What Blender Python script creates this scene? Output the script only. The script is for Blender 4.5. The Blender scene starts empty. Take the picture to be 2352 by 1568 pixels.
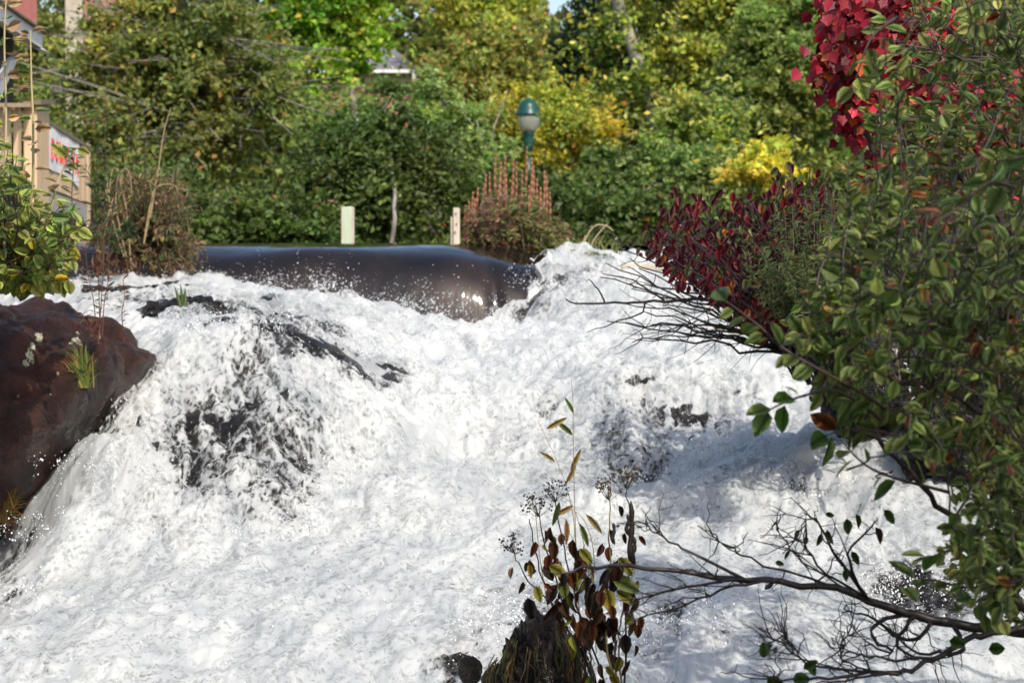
import bpy, math, random
import numpy as np
from mathutils import Matrix, Vector

SC = bpy.context.scene
COL = SC.collection
rng = np.random.default_rng(7)
random.seed(7)

# ------------------------------------------------------------------ camera, sky, sun, exposure
F = 5220.0                       # focal length in pixels of a 2352 px wide frame
PITCH = math.atan((784 - 590) / F)
cam_d = bpy.data.cameras.new('camera')
cam = bpy.data.objects.new('camera', cam_d); COL.objects.link(cam)
cam_d.sensor_width = 36.0
cam_d.lens = 36.0 * F / 2352
cam_d.clip_start = 0.1; cam_d.clip_end = 1500
cam.location = (0, 0, 0)
cam.rotation_euler = (math.pi / 2 - PITCH, 0, 0)
cam_d.dof.use_dof = True
cam_d.dof.focus_distance = 9.8
cam_d.dof.aperture_fstop = 5.5
SC.camera = cam

SUN_AZ = math.radians(157)       # clockwise from +Y: behind the camera, to the right
SUN_EL = math.radians(47)
world = bpy.data.worlds.new('World'); SC.world = world
world.use_nodes = True
wn = world.node_tree.nodes; wl = world.node_tree.links
sky = wn.new('ShaderNodeTexSky'); sky.sky_type = 'NISHITA'; sky.sun_disc = False
sky.sun_elevation = SUN_EL; sky.sun_rotation = SUN_AZ
sky.air_density = 1.0; sky.dust_density = 2.5
wl.new(sky.outputs[0], wn['Background'].inputs[0])
wn['Background'].inputs[1].default_value = 0.15
sund = bpy.data.lights.new('sun', 'SUN'); sund.energy = 3.2; sund.angle = math.radians(0.55)
sund.color = (1.0, 0.93, 0.82)
sun = bpy.data.objects.new('sun', sund); COL.objects.link(sun)
sdir = Vector((math.sin(SUN_AZ) * math.cos(SUN_EL), math.cos(SUN_AZ) * math.cos(SUN_EL), math.sin(SUN_EL)))
sun.rotation_euler = sdir.to_track_quat('Z', 'Y').to_euler()
sun.location = sdir * 40
SC.view_settings.view_transform = 'Standard'; SC.view_settings.look = 'None'
SC.view_settings.exposure = 0.50; SC.view_settings.gamma = 1.0
SC.view_settings.use_curve_mapping = False
SC.render.engine = 'CYCLES'
SC.cycles.max_bounces = 8; SC.cycles.transparent_max_bounces = 12
SC.cycles.diffuse_bounces = 4; SC.cycles.transmission_bounces = 5
SC.cycles.caustics_reflective = False; SC.cycles.caustics_refractive = False
SC.cycles.use_denoising = True

# ------------------------------------------------------------------ helpers
CP, SP = math.cos(PITCH), math.sin(PITCH)

def at(px, py, Y):
    """World point seen at pixel (px, py) of the 2352x1568 picture, Y metres away."""
    xc = (px - 1176) / F; yc = (784 - py) / F
    dy = CP + SP * yc; dz = yc * CP - SP
    t = Y / dy
    return np.array([xc * t, Y, dz * t])

def proj(P):
    P = np.asarray(P, float)
    d = P[..., 1] * CP - P[..., 2] * SP
    v = P[..., 1] * SP + P[..., 2] * CP
    return 1176 + F * P[..., 0] / d, 784 - F * v / d

def norm(v):
    v = np.asarray(v, float)
    return v / (np.linalg.norm(v, axis=-1, keepdims=True) + 1e-9)

_perm = rng.permutation(256); _perm = np.concatenate([_perm, _perm])
_grad = norm(rng.normal(size=(256, 3)))

def pnoise(p):
    i = np.floor(p).astype(int); f = p - i; i &= 255
    u = f * f * f * (f * (f * 6 - 15) + 10)
    def g(a, b, c):
        h = _perm[_perm[_perm[(i[:, 0] + a) & 255] + ((i[:, 1] + b) & 255)] + ((i[:, 2] + c) & 255)]
        return ((f - np.array([a, b, c])) * _grad[h]).sum(1)
    def mix(a, b, t): return a + (b - a) * t
    x0 = mix(mix(g(0,0,0), g(1,0,0), u[:,0]), mix(g(0,1,0), g(1,1,0), u[:,0]), u[:,1])
    x1 = mix(mix(g(0,0,1), g(1,0,1), u[:,0]), mix(g(0,1,1), g(1,1,1), u[:,0]), u[:,1])
    return mix(x0, x1, u[:, 2])

def fbm(p, octv=4, ridged=False):
    a = 1.0; s = 0.0; q = np.array(p, float)
    for _ in range(octv):
        n = pnoise(q)
        s = s + a * ((np.abs(n) * 2 - 0.5) if ridged else n)
        q = q * 2.03 + 17.1; a *= 0.5
    return s

class Geo:
    """Collects faces and links them as ONE mesh object."""
    def __init__(self):
        self.v = []; self.f = []; self.c = []; self.uv = []; self.n = 0
    def add(self, verts, faces, col=None, uv=None):
        verts = np.asarray(verts, float); faces = np.asarray(faces, int)
        self.v.append(verts); self.f.append(faces + self.n); self.n += len(verts)
        k = len(faces)
        if col is None: col = (0.5, 0.5, 0.5)
        col = np.asarray(col, float)
        self.c.append(np.broadcast_to(col, (k, 3)) if col.ndim == 1 else col)
        self.uv.append(np.zeros((k * faces.shape[1], 2)) if uv is None else np.asarray(uv).reshape(-1, 2))
    def mesh(self, name, smooth=False):
        me = bpy.data.meshes.new(name)
        V = np.concatenate(self.v); me.vertices.add(len(V)); me.vertices.foreach_set('co', V.ravel())
        L = np.concatenate([f.ravel() for f in self.f])
        tot = np.concatenate([np.full(len(f), f.shape[1]) for f in self.f])
        st = np.concatenate([[0], np.cumsum(tot)[:-1]])
        me.loops.add(len(L)); me.loops.foreach_set('vertex_index', L.astype(np.int32))
        me.polygons.add(len(tot)); me.polygons.foreach_set('loop_start', st.astype(np.int32))
        me.polygons.foreach_set('use_smooth', np.full(len(tot), smooth))
        C4 = np.ones((len(tot), 4)); C4[:, :3] = np.concatenate(self.c)
        at_ = me.attributes.new('col', 'FLOAT_COLOR', 'FACE'); at_.data.foreach_set('color', C4.ravel())
        uv = me.uv_layers.new(name='UVMap'); uv.data.foreach_set('uv', np.concatenate(self.uv).ravel())
        me.update(); me.validate()
        return me
    def build(self, name, mat, parent=None, smooth=False, kind=None):
        o = bpy.data.objects.new(name, self.mesh(name, smooth)); COL.objects.link(o)
        o.data.materials.append(mat)
        if parent is not None:
            o.parent = parent; o.matrix_parent_inverse = parent.matrix_world.inverted()
        if kind: o['kind'] = kind
        return o
    # shapes
    def box(self, lo, hi, col=None, M=None):
        x0, y0, z0 = lo; x1, y1, z1 = hi
        v = np.array([[x0,y0,z0],[x1,y0,z0],[x1,y1,z0],[x0,y1,z0],[x0,y0,z1],[x1,y0,z1],[x1,y1,z1],[x0,y1,z1]], float)
        if M is not None: v = v @ M[0].T + M[1]
        self.add(v, [[0,3,2,1],[4,5,6,7],[0,1,5,4],[1,2,6,5],[2,3,7,6],[3,0,4,7]], col); return self
    def tube(self, pts, rad, k=5, col=None, cap=True):
        pts = np.asarray(pts, float); n = len(pts)
        rad = np.broadcast_to(np.asarray(rad, float), (n,))
        t = norm(np.gradient(pts, axis=0))
        ref = np.array([0, 0, 1.0]) if abs(t[:, 2]).mean() < 0.8 else np.array([1.0, 0, 0])
        a = norm(np.cross(t, ref)); b = np.cross(t, a)
        th = np.arange(k) * 2 * math.pi / k
        ring = pts[:, None] + rad[:, None, None] * (np.cos(th)[None, :, None] * a[:, None] + np.sin(th)[None, :, None] * b[:, None])
        i = np.arange(n - 1)[:, None] * k; j = np.arange(k)[None]; j2 = (j + 1) % k
        f = np.stack([i + j, i + j2, i + k + j2, i + k + j], -1).reshape(-1, 4)
        self.add(ring.reshape(-1, 3), f, col)
        if cap:
            self.add(ring[-1], [[q for q in range(k)]], col)
            self.add(ring[0], [[q for q in range(k)][::-1]], col)
        return self
    def lathe(self, prof, c, k=20, col=None):
        prof = np.asarray(prof, float); n = len(prof); th = np.arange(k) * 2 * math.pi / k
        v = np.stack([prof[:, 0:1] * np.cos(th), prof[:, 0:1] * np.sin(th), np.repeat(prof[:, 1:2], k, 1)], -1) + np.asarray(c)
        i = np.arange(n - 1)[:, None] * k; j = np.arange(k)[None]; j2 = (j + 1) % k
        f = np.stack([i + j, i + j2, i + k + j2, i + k + j], -1).reshape(-1, 4)
        self.add(v.reshape(-1, 3), f, col); return self

def thing(name, label, cat, loc=(0, 0, 0), group=None):
    o = bpy.data.objects.new(name, None); COL.objects.link(o)
    o.location = tuple(float(q) for q in loc); o.empty_display_size = 0.2
    o.matrix_world = Matrix.Translation(o.location)
    o['label'] = label; o['category'] = cat
    if group: o['group'] = group
    return o

def tag(o, label, cat, group=None):
    o['label'] = label; o['category'] = cat
    if group: o['group'] = group
    return o

def bez(p0, p1, p2, n=8):
    t = np.linspace(0, 1, n)[:, None]
    return (1-t)**2 * np.asarray(p0) + 2*t*(1-t) * np.asarray(p1) + t*t * np.asarray(p2)

def wob(pts, amp):
    pts = np.array(pts, float); n = rng.normal(size=pts.shape) * amp; n[0] = 0
    return pts + n

def smoothpoly(ctrl, n=24):
    c = np.asarray(ctrl, float); m = len(c)
    t = np.linspace(0, m - 1, n); i = np.clip(t.astype(int), 0, m - 2); f = (t - i)[:, None]
    p0 = c[np.maximum(i-1, 0)]; p1 = c[i]; p2 = c[i+1]; p3 = c[np.minimum(i+2, m-1)]
    return 0.5 * ((2*p1) + (-p0+p2)*f + (2*p0-5*p1+4*p2-p3)*f*f + (-p0+3*p1-3*p2+p3)*f**3)

# ------------------------------------------------------------------ materials
def M(name):
    m = bpy.data.materials.new(name); m.use_nodes = True
    n = m.node_tree.nodes; l = m.node_tree.links
    return m, n, l, n['Principled BSDF']

def noise_node(n, l, scale, detail=5, rough=0.55, dist=0.0, vec=None, stretch=None, coord='Object'):
    tc = n.new('ShaderNodeTexCoord'); src = tc.outputs[coord]
    if stretch is not None:
        mp = n.new('ShaderNodeMapping'); mp.inputs['Scale'].default_value = stretch
        l.new(src, mp.inputs[0]); src = mp.outputs[0]
    t = n.new('ShaderNodeTexNoise'); t.inputs['Scale'].default_value = scale
    t.inputs['Detail'].default_value = detail; t.inputs['Roughness'].default_value = rough
    t.inputs['Distortion'].default_value = dist
    l.new(src, t.inputs['Vector'])
    return t

def ramp(n, l, src, stops):
    r = n.new('ShaderNodeValToRGB'); e = r.color_ramp.elements
    while len(e) < len(stops): e.new(0.5)
    for q, (p, c) in zip(e, stops): q.position = p; q.color = (*c, 1) if len(c) == 3 else c
    l.new(src, r.inputs[0]); return r

def bump(n, l, h, strength, dist, bsdf):
    b = n.new('ShaderNodeBump'); b.inputs['Strength'].default_value = strength; b.inputs['Distance'].default_value = dist
    l.new(h, b.inputs['Height']); l.new(b.outputs[0], bsdf.inputs['Normal']); return b

def simple_mat(name, c1, c2, scale, rough=0.7, bstr=0.3, bdist=0.01, stretch=None, spec=0.4, metal=0.0):
    m, n, l, b = M(name)
    t = noise_node(n, l, scale, stretch=stretch)
    r = ramp(n, l, t.outputs['Fac'], [(0.3, c1), (0.7, c2)])
    l.new(r.outputs[0], b.inputs['Base Color'])
    b.inputs['Roughness'].default_value = rough; b.inputs['Specular IOR Level'].default_value = spec
    b.inputs['Metallic'].default_value = metal
    if bstr: bump(n, l, t.outputs['Fac'], bstr, bdist, b)
    return m

def leaf_mat(name, source, trans=0.35, rough=0.45, veins=False, spec=0.35):
    m, n, l, b = M(name)
    if source == 'attr':
        a = n.new('ShaderNodeAttribute'); a.attribute_name = 'col'; col = a.outputs['Color']
    else:
        a = n.new('ShaderNodeObjectInfo'); col = a.outputs['Color']
    if veins:
        uv = n.new('ShaderNodeUVMap'); sx = n.new('ShaderNodeSeparateXYZ'); l.new(uv.outputs[0], sx.inputs[0])
        ab = n.new('ShaderNodeMath'); ab.operation = 'ABSOLUTE'; l.new(sx.outputs[1], ab.inputs[0])
        mu = n.new('ShaderNodeMath'); mu.operation = 'MULTIPLY_ADD'; l.new(ab.outputs[0], mu.inputs[0])
        mu.inputs[1].default_value = -0.9; l.new(sx.outputs[0], mu.inputs[2])
        sc_ = n.new('ShaderNodeMath'); sc_.operation = 'MULTIPLY'; l.new(mu.outputs[0], sc_.inputs[0]); sc_.inputs[1].default_value = 55
        sn = n.new('ShaderNodeMath'); sn.operation = 'SINE'; l.new(sc_.outputs[0], sn.inputs[0])
        r = ramp(n, l, sn.outputs[0], [(0.0, (0.8,)*3), (1.0, (1.15,)*3)])
        no = noise_node(n, l, 9.0, 3); r2 = ramp(n, l, no.outputs['Fac'], [(0.3, (0.75,)*3), (0.7, (1.2, 1.15, 1.1))])
        mx = n.new('ShaderNodeMix'); mx.data_type = 'RGBA'; mx.blend_type = 'MULTIPLY'; mx.inputs[0].default_value = 1
        l.new(col, mx.inputs[6]); l.new(r.outputs[0], mx.inputs[7])
        mx2 = n.new('ShaderNodeMix'); mx2.data_type = 'RGBA'; mx2.blend_type = 'MULTIPLY'; mx2.inputs[0].default_value = 1
        l.new(mx.outputs[2], mx2.inputs[6]); l.new(r2.outputs[0], mx2.inputs[7]); col = mx2.outputs[2]
        bump(n, l, sn.outputs[0], 0.25, 0.002, b)
    l.new(col, b.inputs['Base Color']); b.inputs['Roughness'].default_value = rough
    b.inputs['Specular IOR Level'].default_value = spec
    tr = n.new('ShaderNodeBsdfTranslucent')
    hs = n.new('ShaderNodeHueSaturation'); hs.inputs['Value'].default_value = 1.5; hs.inputs['Saturation'].default_value = 1.1
    l.new(col, hs.inputs['Color']); l.new(hs.outputs[0], tr.inputs['Color'])
    ms = n.new('ShaderNodeMixShader'); ms.inputs[0].default_value = trans
    l.new(b.outputs[0], ms.inputs[1]); l.new(tr.outputs[0], ms.inputs[2])
    l.new(ms.outputs[0], n['Material Output'].inputs[0])
    return m

MAT_FAR = leaf_mat('far_foliage', 'attr', 0.42, 0.5)
MAT_LEAF_A = leaf_mat('near_foliage', 'attr', 0.3, 0.42, True)
MAT_LEAF_O = leaf_mat('near_leaf', 'obj', 0.3, 0.42, True)
MAT_STEM = leaf_mat('stem', 'attr', 0.05, 0.6)
MAT_BARK_GREY = simple_mat('grey_bark', (0.16, 0.14, 0.125), (0.34, 0.31, 0.28), 14, 0.85, 0.6, 0.02, (1, 1, 0.3))
MAT_BARK_PALE = simple_mat('pale_bark', (0.16, 0.14, 0.12), (0.42, 0.38, 0.33), 9, 0.8, 0.5, 0.02, (1, 1, 0.5))
MAT_BARK_DARK = simple_mat('dark_wet_bark', (0.015, 0.011, 0.010), (0.05, 0.038, 0.03), 30, 0.45, 0.6, 0.004)
MAT_SOIL = simple_mat('bank_soil', (0.018, 0.015, 0.009), (0.055, 0.050, 0.022), 9, 0.95, 1.0, 0.12)
MAT_GROUND = simple_mat('grassy_ground', (0.025, 0.035, 0.012), (0.06, 0.065, 0.025), 3, 0.95, 0.8, 0.05)
MAT_CONC = simple_mat('pale_concrete', (0.36, 0.31, 0.24), (0.52, 0.46, 0.37), 6, 0.85, 0.4, 0.01)
MAT_DCONC = simple_mat('wet_concrete', (0.02, 0.018, 0.015), (0.05, 0.045, 0.04), 6, 0.4, 0.4, 0.01)

# ---- boulder rock
def rock_mat(name, wet):
    m, n, l, b = M(name)
    t1 = noise_node(n, l, 2.6, 8, 0.62, 0.6); t2 = noise_node(n, l, 14, 8, 0.75, 0.5, stretch=(1, 1, .55)); t3 = noise_node(n, l, 60, 6, 0.8)
    if wet:
        r = ramp(n, l, t1.outputs['Fac'], [(0.35, (0.012, 0.011, 0.011)), (0.6, (0.035, 0.025, 0.018)), (0.75, (0.07, 0.04, 0.02))])
    else:
        r = ramp(n, l, t1.outputs['Fac'], [(0.30, (0.022, 0.013, 0.010)), (0.5, (0.065, 0.032, 0.023)), (0.62, (0.13, 0.045, 0.026)), (0.8, (0.085, 0.046, 0.036))])
    r2 = ramp(n, l, t2.outputs['Fac'], [(0.3, (0.55,)*3), (0.7, (1.3,)*3)])
    mx = n.new('ShaderNodeMix'); mx.data_type = 'RGBA'; mx.blend_type = 'MULTIPLY'; mx.inputs[0].default_value = 1
    l.new(r.outputs[0], mx.inputs[6]); l.new(r2.outputs[0], mx.inputs[7]); l.new(mx.outputs[2], b.inputs['Base Color'])
    rr = ramp(n, l, t1.outputs['Fac'], [(0.35, (0.16,)*3 if wet else (0.22,)*3), (0.7, (0.35,)*3 if wet else (0.5,)*3)])
    l.new(rr.outputs[0], b.inputs['Roughness'])
    ad = n.new('ShaderNodeMath'); ad.operation = 'MULTIPLY_ADD'; l.new(t3.outputs['Fac'], ad.inputs[0]); ad.inputs[1].default_value = 0.45
    l.new(t2.outputs['Fac'], ad.inputs[2])
    bump(n, l, ad.outputs[0], 1.0, 0.09, b)
    return m
MAT_ROCK = rock_mat('brown_rock', False)
MAT_WETROCK = rock_mat('wet_black_rock', True)

# ---- foam: white aerated water with gaps through which the wet rock shows
def foam_mat(name, gap_scale, soft, lift):
    m, n, l, b = M(name)
    b.inputs['Base Color'].default_value = (0.90, 0.915, 0.92, 1); b.inputs['Roughness'].default_value = 0.55
    b.inputs['IOR'].default_value = 1.33
    tr = n.new('ShaderNodeBsdfTranslucent'); tr.inputs['Color'].default_value = (0.84, 0.86, 0.83, 1)
    ms = n.new('ShaderNodeMixShader'); ms.inputs[0].default_value = 0.45
    l.new(b.outputs[0], ms.inputs[1]); l.new(tr.outputs[0], ms.inputs[2])
    at_ = n.new('ShaderNodeAttribute'); at_.attribute_name = 'cover'
    big = noise_node(n, l, gap_scale, 7, 0.62, 0.5, stretch=(1.15, 0.42, 0.42))
    fine = noise_node(n, l, gap_scale * 4.5, 5, 0.65, 0.8, stretch=(1.2, 0.45, 0.45))
    tc = n.new('ShaderNodeTexCoord'); mp = n.new('ShaderNodeMapping'); mp.inputs['Scale'].default_value = (1.1, 0.55, 0.5)
    l.new(tc.outputs['Object'], mp.inputs[0])
    wv = n.new('ShaderNodeTexNoise'); wv.inputs['Scale'].default_value = gap_scale * 0.9; wv.inputs['Detail'].default_value = 4
    l.new(mp.outputs[0], wv.inputs['Vector'])
    wm = n.new('ShaderNodeMix'); wm.data_type = 'RGBA'; wm.blend_type = 'LINEAR_LIGHT'; wm.inputs[0].default_value = 0.12
    l.new(mp.outputs[0], wm.inputs[6]); l.new(wv.outputs['Color'], wm.inputs[7])
    vo = n.new('ShaderNodeTexVoronoi'); vo.feature = 'SMOOTH_F1'; vo.inputs['Scale'].default_value = gap_scale * 2.2
    vo.inputs['Smoothness'].default_value = 0.5
    l.new(wm.outputs[2], vo.inputs['Vector'])
    def math_(op, a, bb, c=None):
        q = n.new('ShaderNodeMath'); q.operation = op
        for k, s in enumerate((a, bb, c)):
            if s is None: continue
            if isinstance(s, (int, float)): q.inputs[k].default_value = s
            else: l.new(s, q.inputs[k])
        return q.outputs[0]
    v = math_('MULTIPLY_ADD', big.outputs['Fac'], 0.80, math_('MULTIPLY', fine.outputs['Fac'], 0.55))
    v = math_('MULTIPLY_ADD', vo.outputs['Distance'], 0.75, v)          # lacy webs round the gaps
    v = math_('ADD', v, -0.475)
    v = math_('ADD', v, math_('MULTIPLY_ADD', at_.outputs['Fac'], 1.15, -0.575 + lift))
    st_ = noise_node(n, l, 2.6, 5, 0.55, 0.8, stretch=(1.2, 0.35, 0.45))
    sa_ = n.new('ShaderNodeAttribute'); sa_.attribute_name = 'streak'
    th_ = ramp(n, l, math_('MULTIPLY_ADD', sa_.outputs['Fac'], 0.075, st_.outputs['Fac']), [(0.34, (0.56, 0.59, 0.605)), (0.60, (0.78, 0.79, 0.775))])
    l.new(th_.outputs[0], b.inputs['Base Color'])
    mr = n.new('ShaderNodeMapRange'); mr.interpolation_type = 'SMOOTHSTEP'
    mr.inputs['From Min'].default_value = 0.5 - soft; mr.inputs['From Max'].default_value = 0.5 + soft
    l.new(v, mr.inputs['Value'])
    tp = n.new('ShaderNodeBsdfTransparent')
    m2 = n.new('ShaderNodeMixShader'); l.new(mr.outputs[0], m2.inputs[0])
    l.new(tp.outputs[0], m2.inputs[1]); l.new(ms.outputs[0], m2.inputs[2])
    l.new(m2.outputs[0], n['Material Output'].inputs[0])
    f2 = noise_node(n, l, 30, 8, 0.75, 0.8, stretch=(1, 0.6, 0.6))
    bump(n, l, f2.outputs['Fac'], 0.16, 0.03, b)
    return m
MAT_FOAM = foam_mat('white_foam', 10.5, 0.28, 0.06)
MAT_FOAM_TOP = foam_mat('thin_white_foam', 11.0, 0.38, -0.40)
m_, n_, l_, b_ = M('spray'); b_.inputs['Base Color'].default_value = (0.92, 0.93, 0.94, 1); b_.inputs['Roughness'].default_value = 0.15
MAT_SPRAY = m_

# ---- smooth dark water going over the weir
m_, n_, l_, b_ = M('weir_water')
t_ = noise_node(n_, l_, 1.6, 6, 0.6, 0.4, stretch=(1, 1, 0.5))
r_ = ramp(n_, l_, t_.outputs['Fac'], [(0.35, (0.007, 0.006, 0.006)), (0.55, (0.014, 0.010, 0.009)), (0.75, (0.030, 0.019, 0.013))])
a_ = n_.new('ShaderNodeAttribute'); a_.attribute_name = 'foam'
t2_ = noise_node(n_, l_, 9, 7, 0.65, 0.6, stretch=(1.6, 1, 0.45))
ad_ = n_.new('ShaderNodeMath'); ad_.operation = 'ADD'; l_.new(a_.outputs['Fac'], ad_.inputs[0]); l_.new(t2_.outputs['Fac'], ad_.inputs[1])
mr_ = n_.new('ShaderNodeMapRange'); mr_.inputs['From Min'].default_value = 0.98; mr_.inputs['From Max'].default_value = 1.25
l_.new(ad_.outputs[0], mr_.inputs['Value'])
mx_ = n_.new('ShaderNodeMix'); mx_.data_type = 'RGBA'; l_.new(mr_.outputs[0], mx_.inputs[0]); l_.new(r_.outputs[0], mx_.inputs[6]); mx_.inputs[7].default_value = (0.8, 0.82, 0.8, 1)
l_.new(mx_.outputs[2], b_.inputs['Base Color'])
rm_ = n_.new('ShaderNodeMapRange'); l_.new(mr_.outputs[0], rm_.inputs['Value']); rm_.inputs['To Min'].default_value = 0.06; rm_.inputs['To Max'].default_value = 0.5
l_.new(rm_.outputs[0], b_.inputs['Roughness']); b_.inputs['IOR'].default_value = 1.45; b_.inputs['Coat Weight'].default_value = 0.0; b_.inputs['Coat IOR'].default_value = 1.36; b_.inputs['Coat Roughness'].default_value = .05
t3_ = noise_node(n_, l_, 4.0, 4, 0.55, 0.4, stretch=(1.0, 1.0, 0.22)); bump(n_, l_, t3_.outputs['Fac'], 0.28, 0.03, b_)
MAT_WATER = m_

def flat_mat(name, c, rough=0.6, spec=0.4):
    return simple_mat(name, tuple(q * 0.85 for q in c), tuple(min(1, q * 1.1) for q in c), 12, rough, 0.1, 0.003, None, spec)

# ------------------------------------------------------------------ the bed of the falls (height field)
CTRL = [  # px, py, metres away
 (-200,620,20.8),(0,640,20.8),(200,655,20.6),(400,648,20.6),(600,672,20.5),(760,692,20.5),(900,705,20.4),(1000,728,20.3),(1100,748,20.2),(1200,745,20.2),
 (1230,606,22.2),(1350,600,22.3),(1450,598,22.4),(1240,680,20.9),(1320,680,20.8),(1420,670,20.8),(1520,670,20.8),(1330,745,19.6),(1480,742,19.4),(1600,735,19.2),
 (200,690,21.2),(600,690,21.2),(800,718,21.2),(900,735,21.1),(1000,752,21),(1100,768,21),(1170,770,20.9),(1150,765,20.5),(1000,745,20.6),(1205,740,21.1),(200,705,18.5),(400,690,18.2),(560,712,18.2),(700,735,17.8),(850,758,17.6),(1000,775,18),(1200,775,18.3),(1400,778,18.3),(1600,768,18),(1780,780,17.5),
 (330,750,16.6),(430,752,16.3),(560,757,16.4),
 (330,775,15.2),(400,755,15.0),(470,742,14.9),(540,737,14.9),(620,745,15.0),(720,775,15.2),(830,812,15.6),
 (270,900,14.3),(450,900,14.15),(600,900,14.15),(750,910,14.5),(880,885,15.2),
 (215,1050,13.5),(400,1050,13.5),(600,1050,13.5),(760,1050,13.8),
 (130,1215,12.7),(300,1220,12.7),(500,1235,12.6),(650,1225,12.7),(790,1140,13.3),
 (1000,850,16.8),(1150,850,16.8),(1000,1000,14.9),(1150,1000,14.9),(900,1150,13.2),(1100,1150,13.2),(1250,1150,13),
 (1300,880,15.9),(1450,858,15.6),(1600,838,15.8),(1750,828,16),(1900,840,16),(1330,1000,14.8),(1500,1000,14.6),(1600,1020,14.6),(1700,960,15),
 (1400,1122,13.8),(1550,1112,13.9),(1700,1020,14.2),(1900,960,14.6),
 (1750,1080,13.2),(1850,1080,13),(2000,1050,13),(2250,1000,13.2),(1800,1180,12.3),(1950,1180,12.2),(2150,1150,12.2),
 (1600,1250,11.8),(1800,1280,11.3),(2000,1280,11.2),(2300,1250,11.3),(2050,1385,10.5),(1800,1400,10.3),(1500,1350,10.8),(1300,1300,11.4),
 (110,1440,11),(350,1400,11),(600,1350,11.4),(850,1300,11.8),(1050,1300,11.6),
 (0,1568,9.8),(300,1568,9.6),(700,1568,9.6),(1100,1568,9.6),(1500,1568,9.4),(1900,1568,9.3),(2352,1568,9.2),(2352,1400,10.2),
 (-250,1450,11.8),(20,1385,12.0),(-100,1405,12.2),(-250,1400,13),(-250,1390,14.5),(0,1390,13.2),(70,1290,12.5),(-250,800,18.0),(2600,1000,13.2),(2600,820,16),(2600,1300,11),(2600,1650,8.8),(1200,1750,8.6),(-200,1750,8.6),
]
_cp = np.array([at(*c) for c in CTRL])
def _tps(r2): return 0.5 * r2 * np.log(r2 + 1e-9)
_n = len(_cp)
_K = _tps(((_cp[:, None, :2] - _cp[None, :, :2]) ** 2).sum(-1)) + np.eye(_n) * 0.002
_P = np.column_stack([np.ones(_n), _cp[:, :2]])
_A = np.block([[_K, _P], [_P.T, np.zeros((3, 3))]])
_w = np.linalg.solve(_A, np.concatenate([_cp[:, 2], np.zeros(3)]))

def bed(xy):
    out = np.empty(len(xy))
    for s in range(0, len(xy), 20000):
        q = xy[s:s+20000]
        r2 = ((q[:, None] - _cp[None, :, :2]) ** 2).sum(-1)
        out[s:s+20000] = _tps(r2) @ _w[:_n] + _w[_n] + q @ _w[_n+1:]
    return out

GAPS = [  # where the water runs thin over rock: px, py, rx, ry, how much
 (490,1010,250,200,0.44),(690,1110,110,90,0.13),(560,820,70,40,0.20),(540,1110,180,110,.17),(640,1190,90,50,.16),(700,1000,70,90,.10),(560,930,90,90,.05),(640,1170,80,60,0.13),(740,1010,80,60,0.13),
 (720,805,90,30,0.55),(850,865,80,30,0.50),(650,752,150,16,0.30),(760,770,90,24,.35),(900,880,60,40,.25),(330,1200,90,60,.2),(620,760,70,35,.3),
 (400,700,130,38,0.58),(250,668,80,30,0.4),(560,725,90,18,0.5),(700,735,100,14,.35),(830,690,60,12,.45),
 (1460,1000,200,130,.30),(600,890,260,170,.12),(1380,950,90,50,0.14),(1410,1050,110,55,0.20),(1560,1000,70,60,0.20),(1640,950,70,35,0.25),(1500,930,60,40,0.25),(1480,1100,70,30,.3),
 (1850,1130,70,40,0.50),(1740,1110,80,50,0.25),(1960,1090,70,40,0.3),(2080,1350,110,60,0.72),(2180,1400,110,60,.6),(1560,1430,55,55,0.48),(1790,1480,75,55,0.50),(1960,1500,70,40,.35),(1500,1520,60,40,.4),
 (1230,1450,130,90,0.60),(1060,1530,60,50,0.5),(1540,1390,50,30,.4),(1900,1240,50,30,.3),(1660,1500,50,40,.3),
 (150,1030,40,90,0.35),(60,1230,40,60,0.45),(20,1340,50,80,0.50),(1330,680,60,45,0.35),(1240,690,40,60,0.45),(1180,720,40,40,0.5),(1290,640,40,20,.3),(1370,620,60,14,.5),(900,745,60,14,.35)]

def cover(P):
    px, py = proj(P)
    c = np.full(len(P), 0.97)
    for (a, b, rx, ry, k) in GAPS:
        c -= 1.12 * k * np.exp(-(((px - a) / rx) ** 2 + ((py - b) / ry) ** 2))
    return np.clip(c, 0.26, 1)

# lines of flow: noise smeared along the run of the water
_H = 0.012; _X0, _Y0 = -7.0, 7.5; _NX, _NY = 1170, 1300
_cx = np.linspace(_X0, _X0 + _H * _NX, 150); _cy = np.linspace(_Y0, _Y0 + _H * _NY, 160)
_G = np.meshgrid(_cx, _cy); _Z = bed(np.column_stack([_G[0].ravel(), _G[1].ravel()])).reshape(160, 150)
_gy, _gx = np.gradient(_Z, _cy, _cx)
_ang = 0.8 * fbm(np.column_stack([_G[0].ravel(), _G[1].ravel(), _Z.ravel()]) * 1.3 + 40, 3).reshape(160, 150)
_fx, _fy = -_gx, -_gy - 0.35
_fx, _fy = _fx * np.cos(_ang) - _fy * np.sin(_ang), _fx * np.sin(_ang) + _fy * np.cos(_ang)
_fl = np.hypot(_fx, _fy); _fx /= _fl; _fy /= _fl
def _blur(a, k):
    for _ in range(k):
        a = (a + np.roll(a, 1, 0) + np.roll(a, -1, 0) + np.roll(a, 1, 1) + np.roll(a, -1, 1)) / 5
    return a
_W1 = _blur(rng.normal(size=(_NY, _NX)), 2); _W1 /= _W1.std()
_W2 = _blur(rng.normal(size=(_NY, _NX)), 22); _W2 /= _W2.std()
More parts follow.
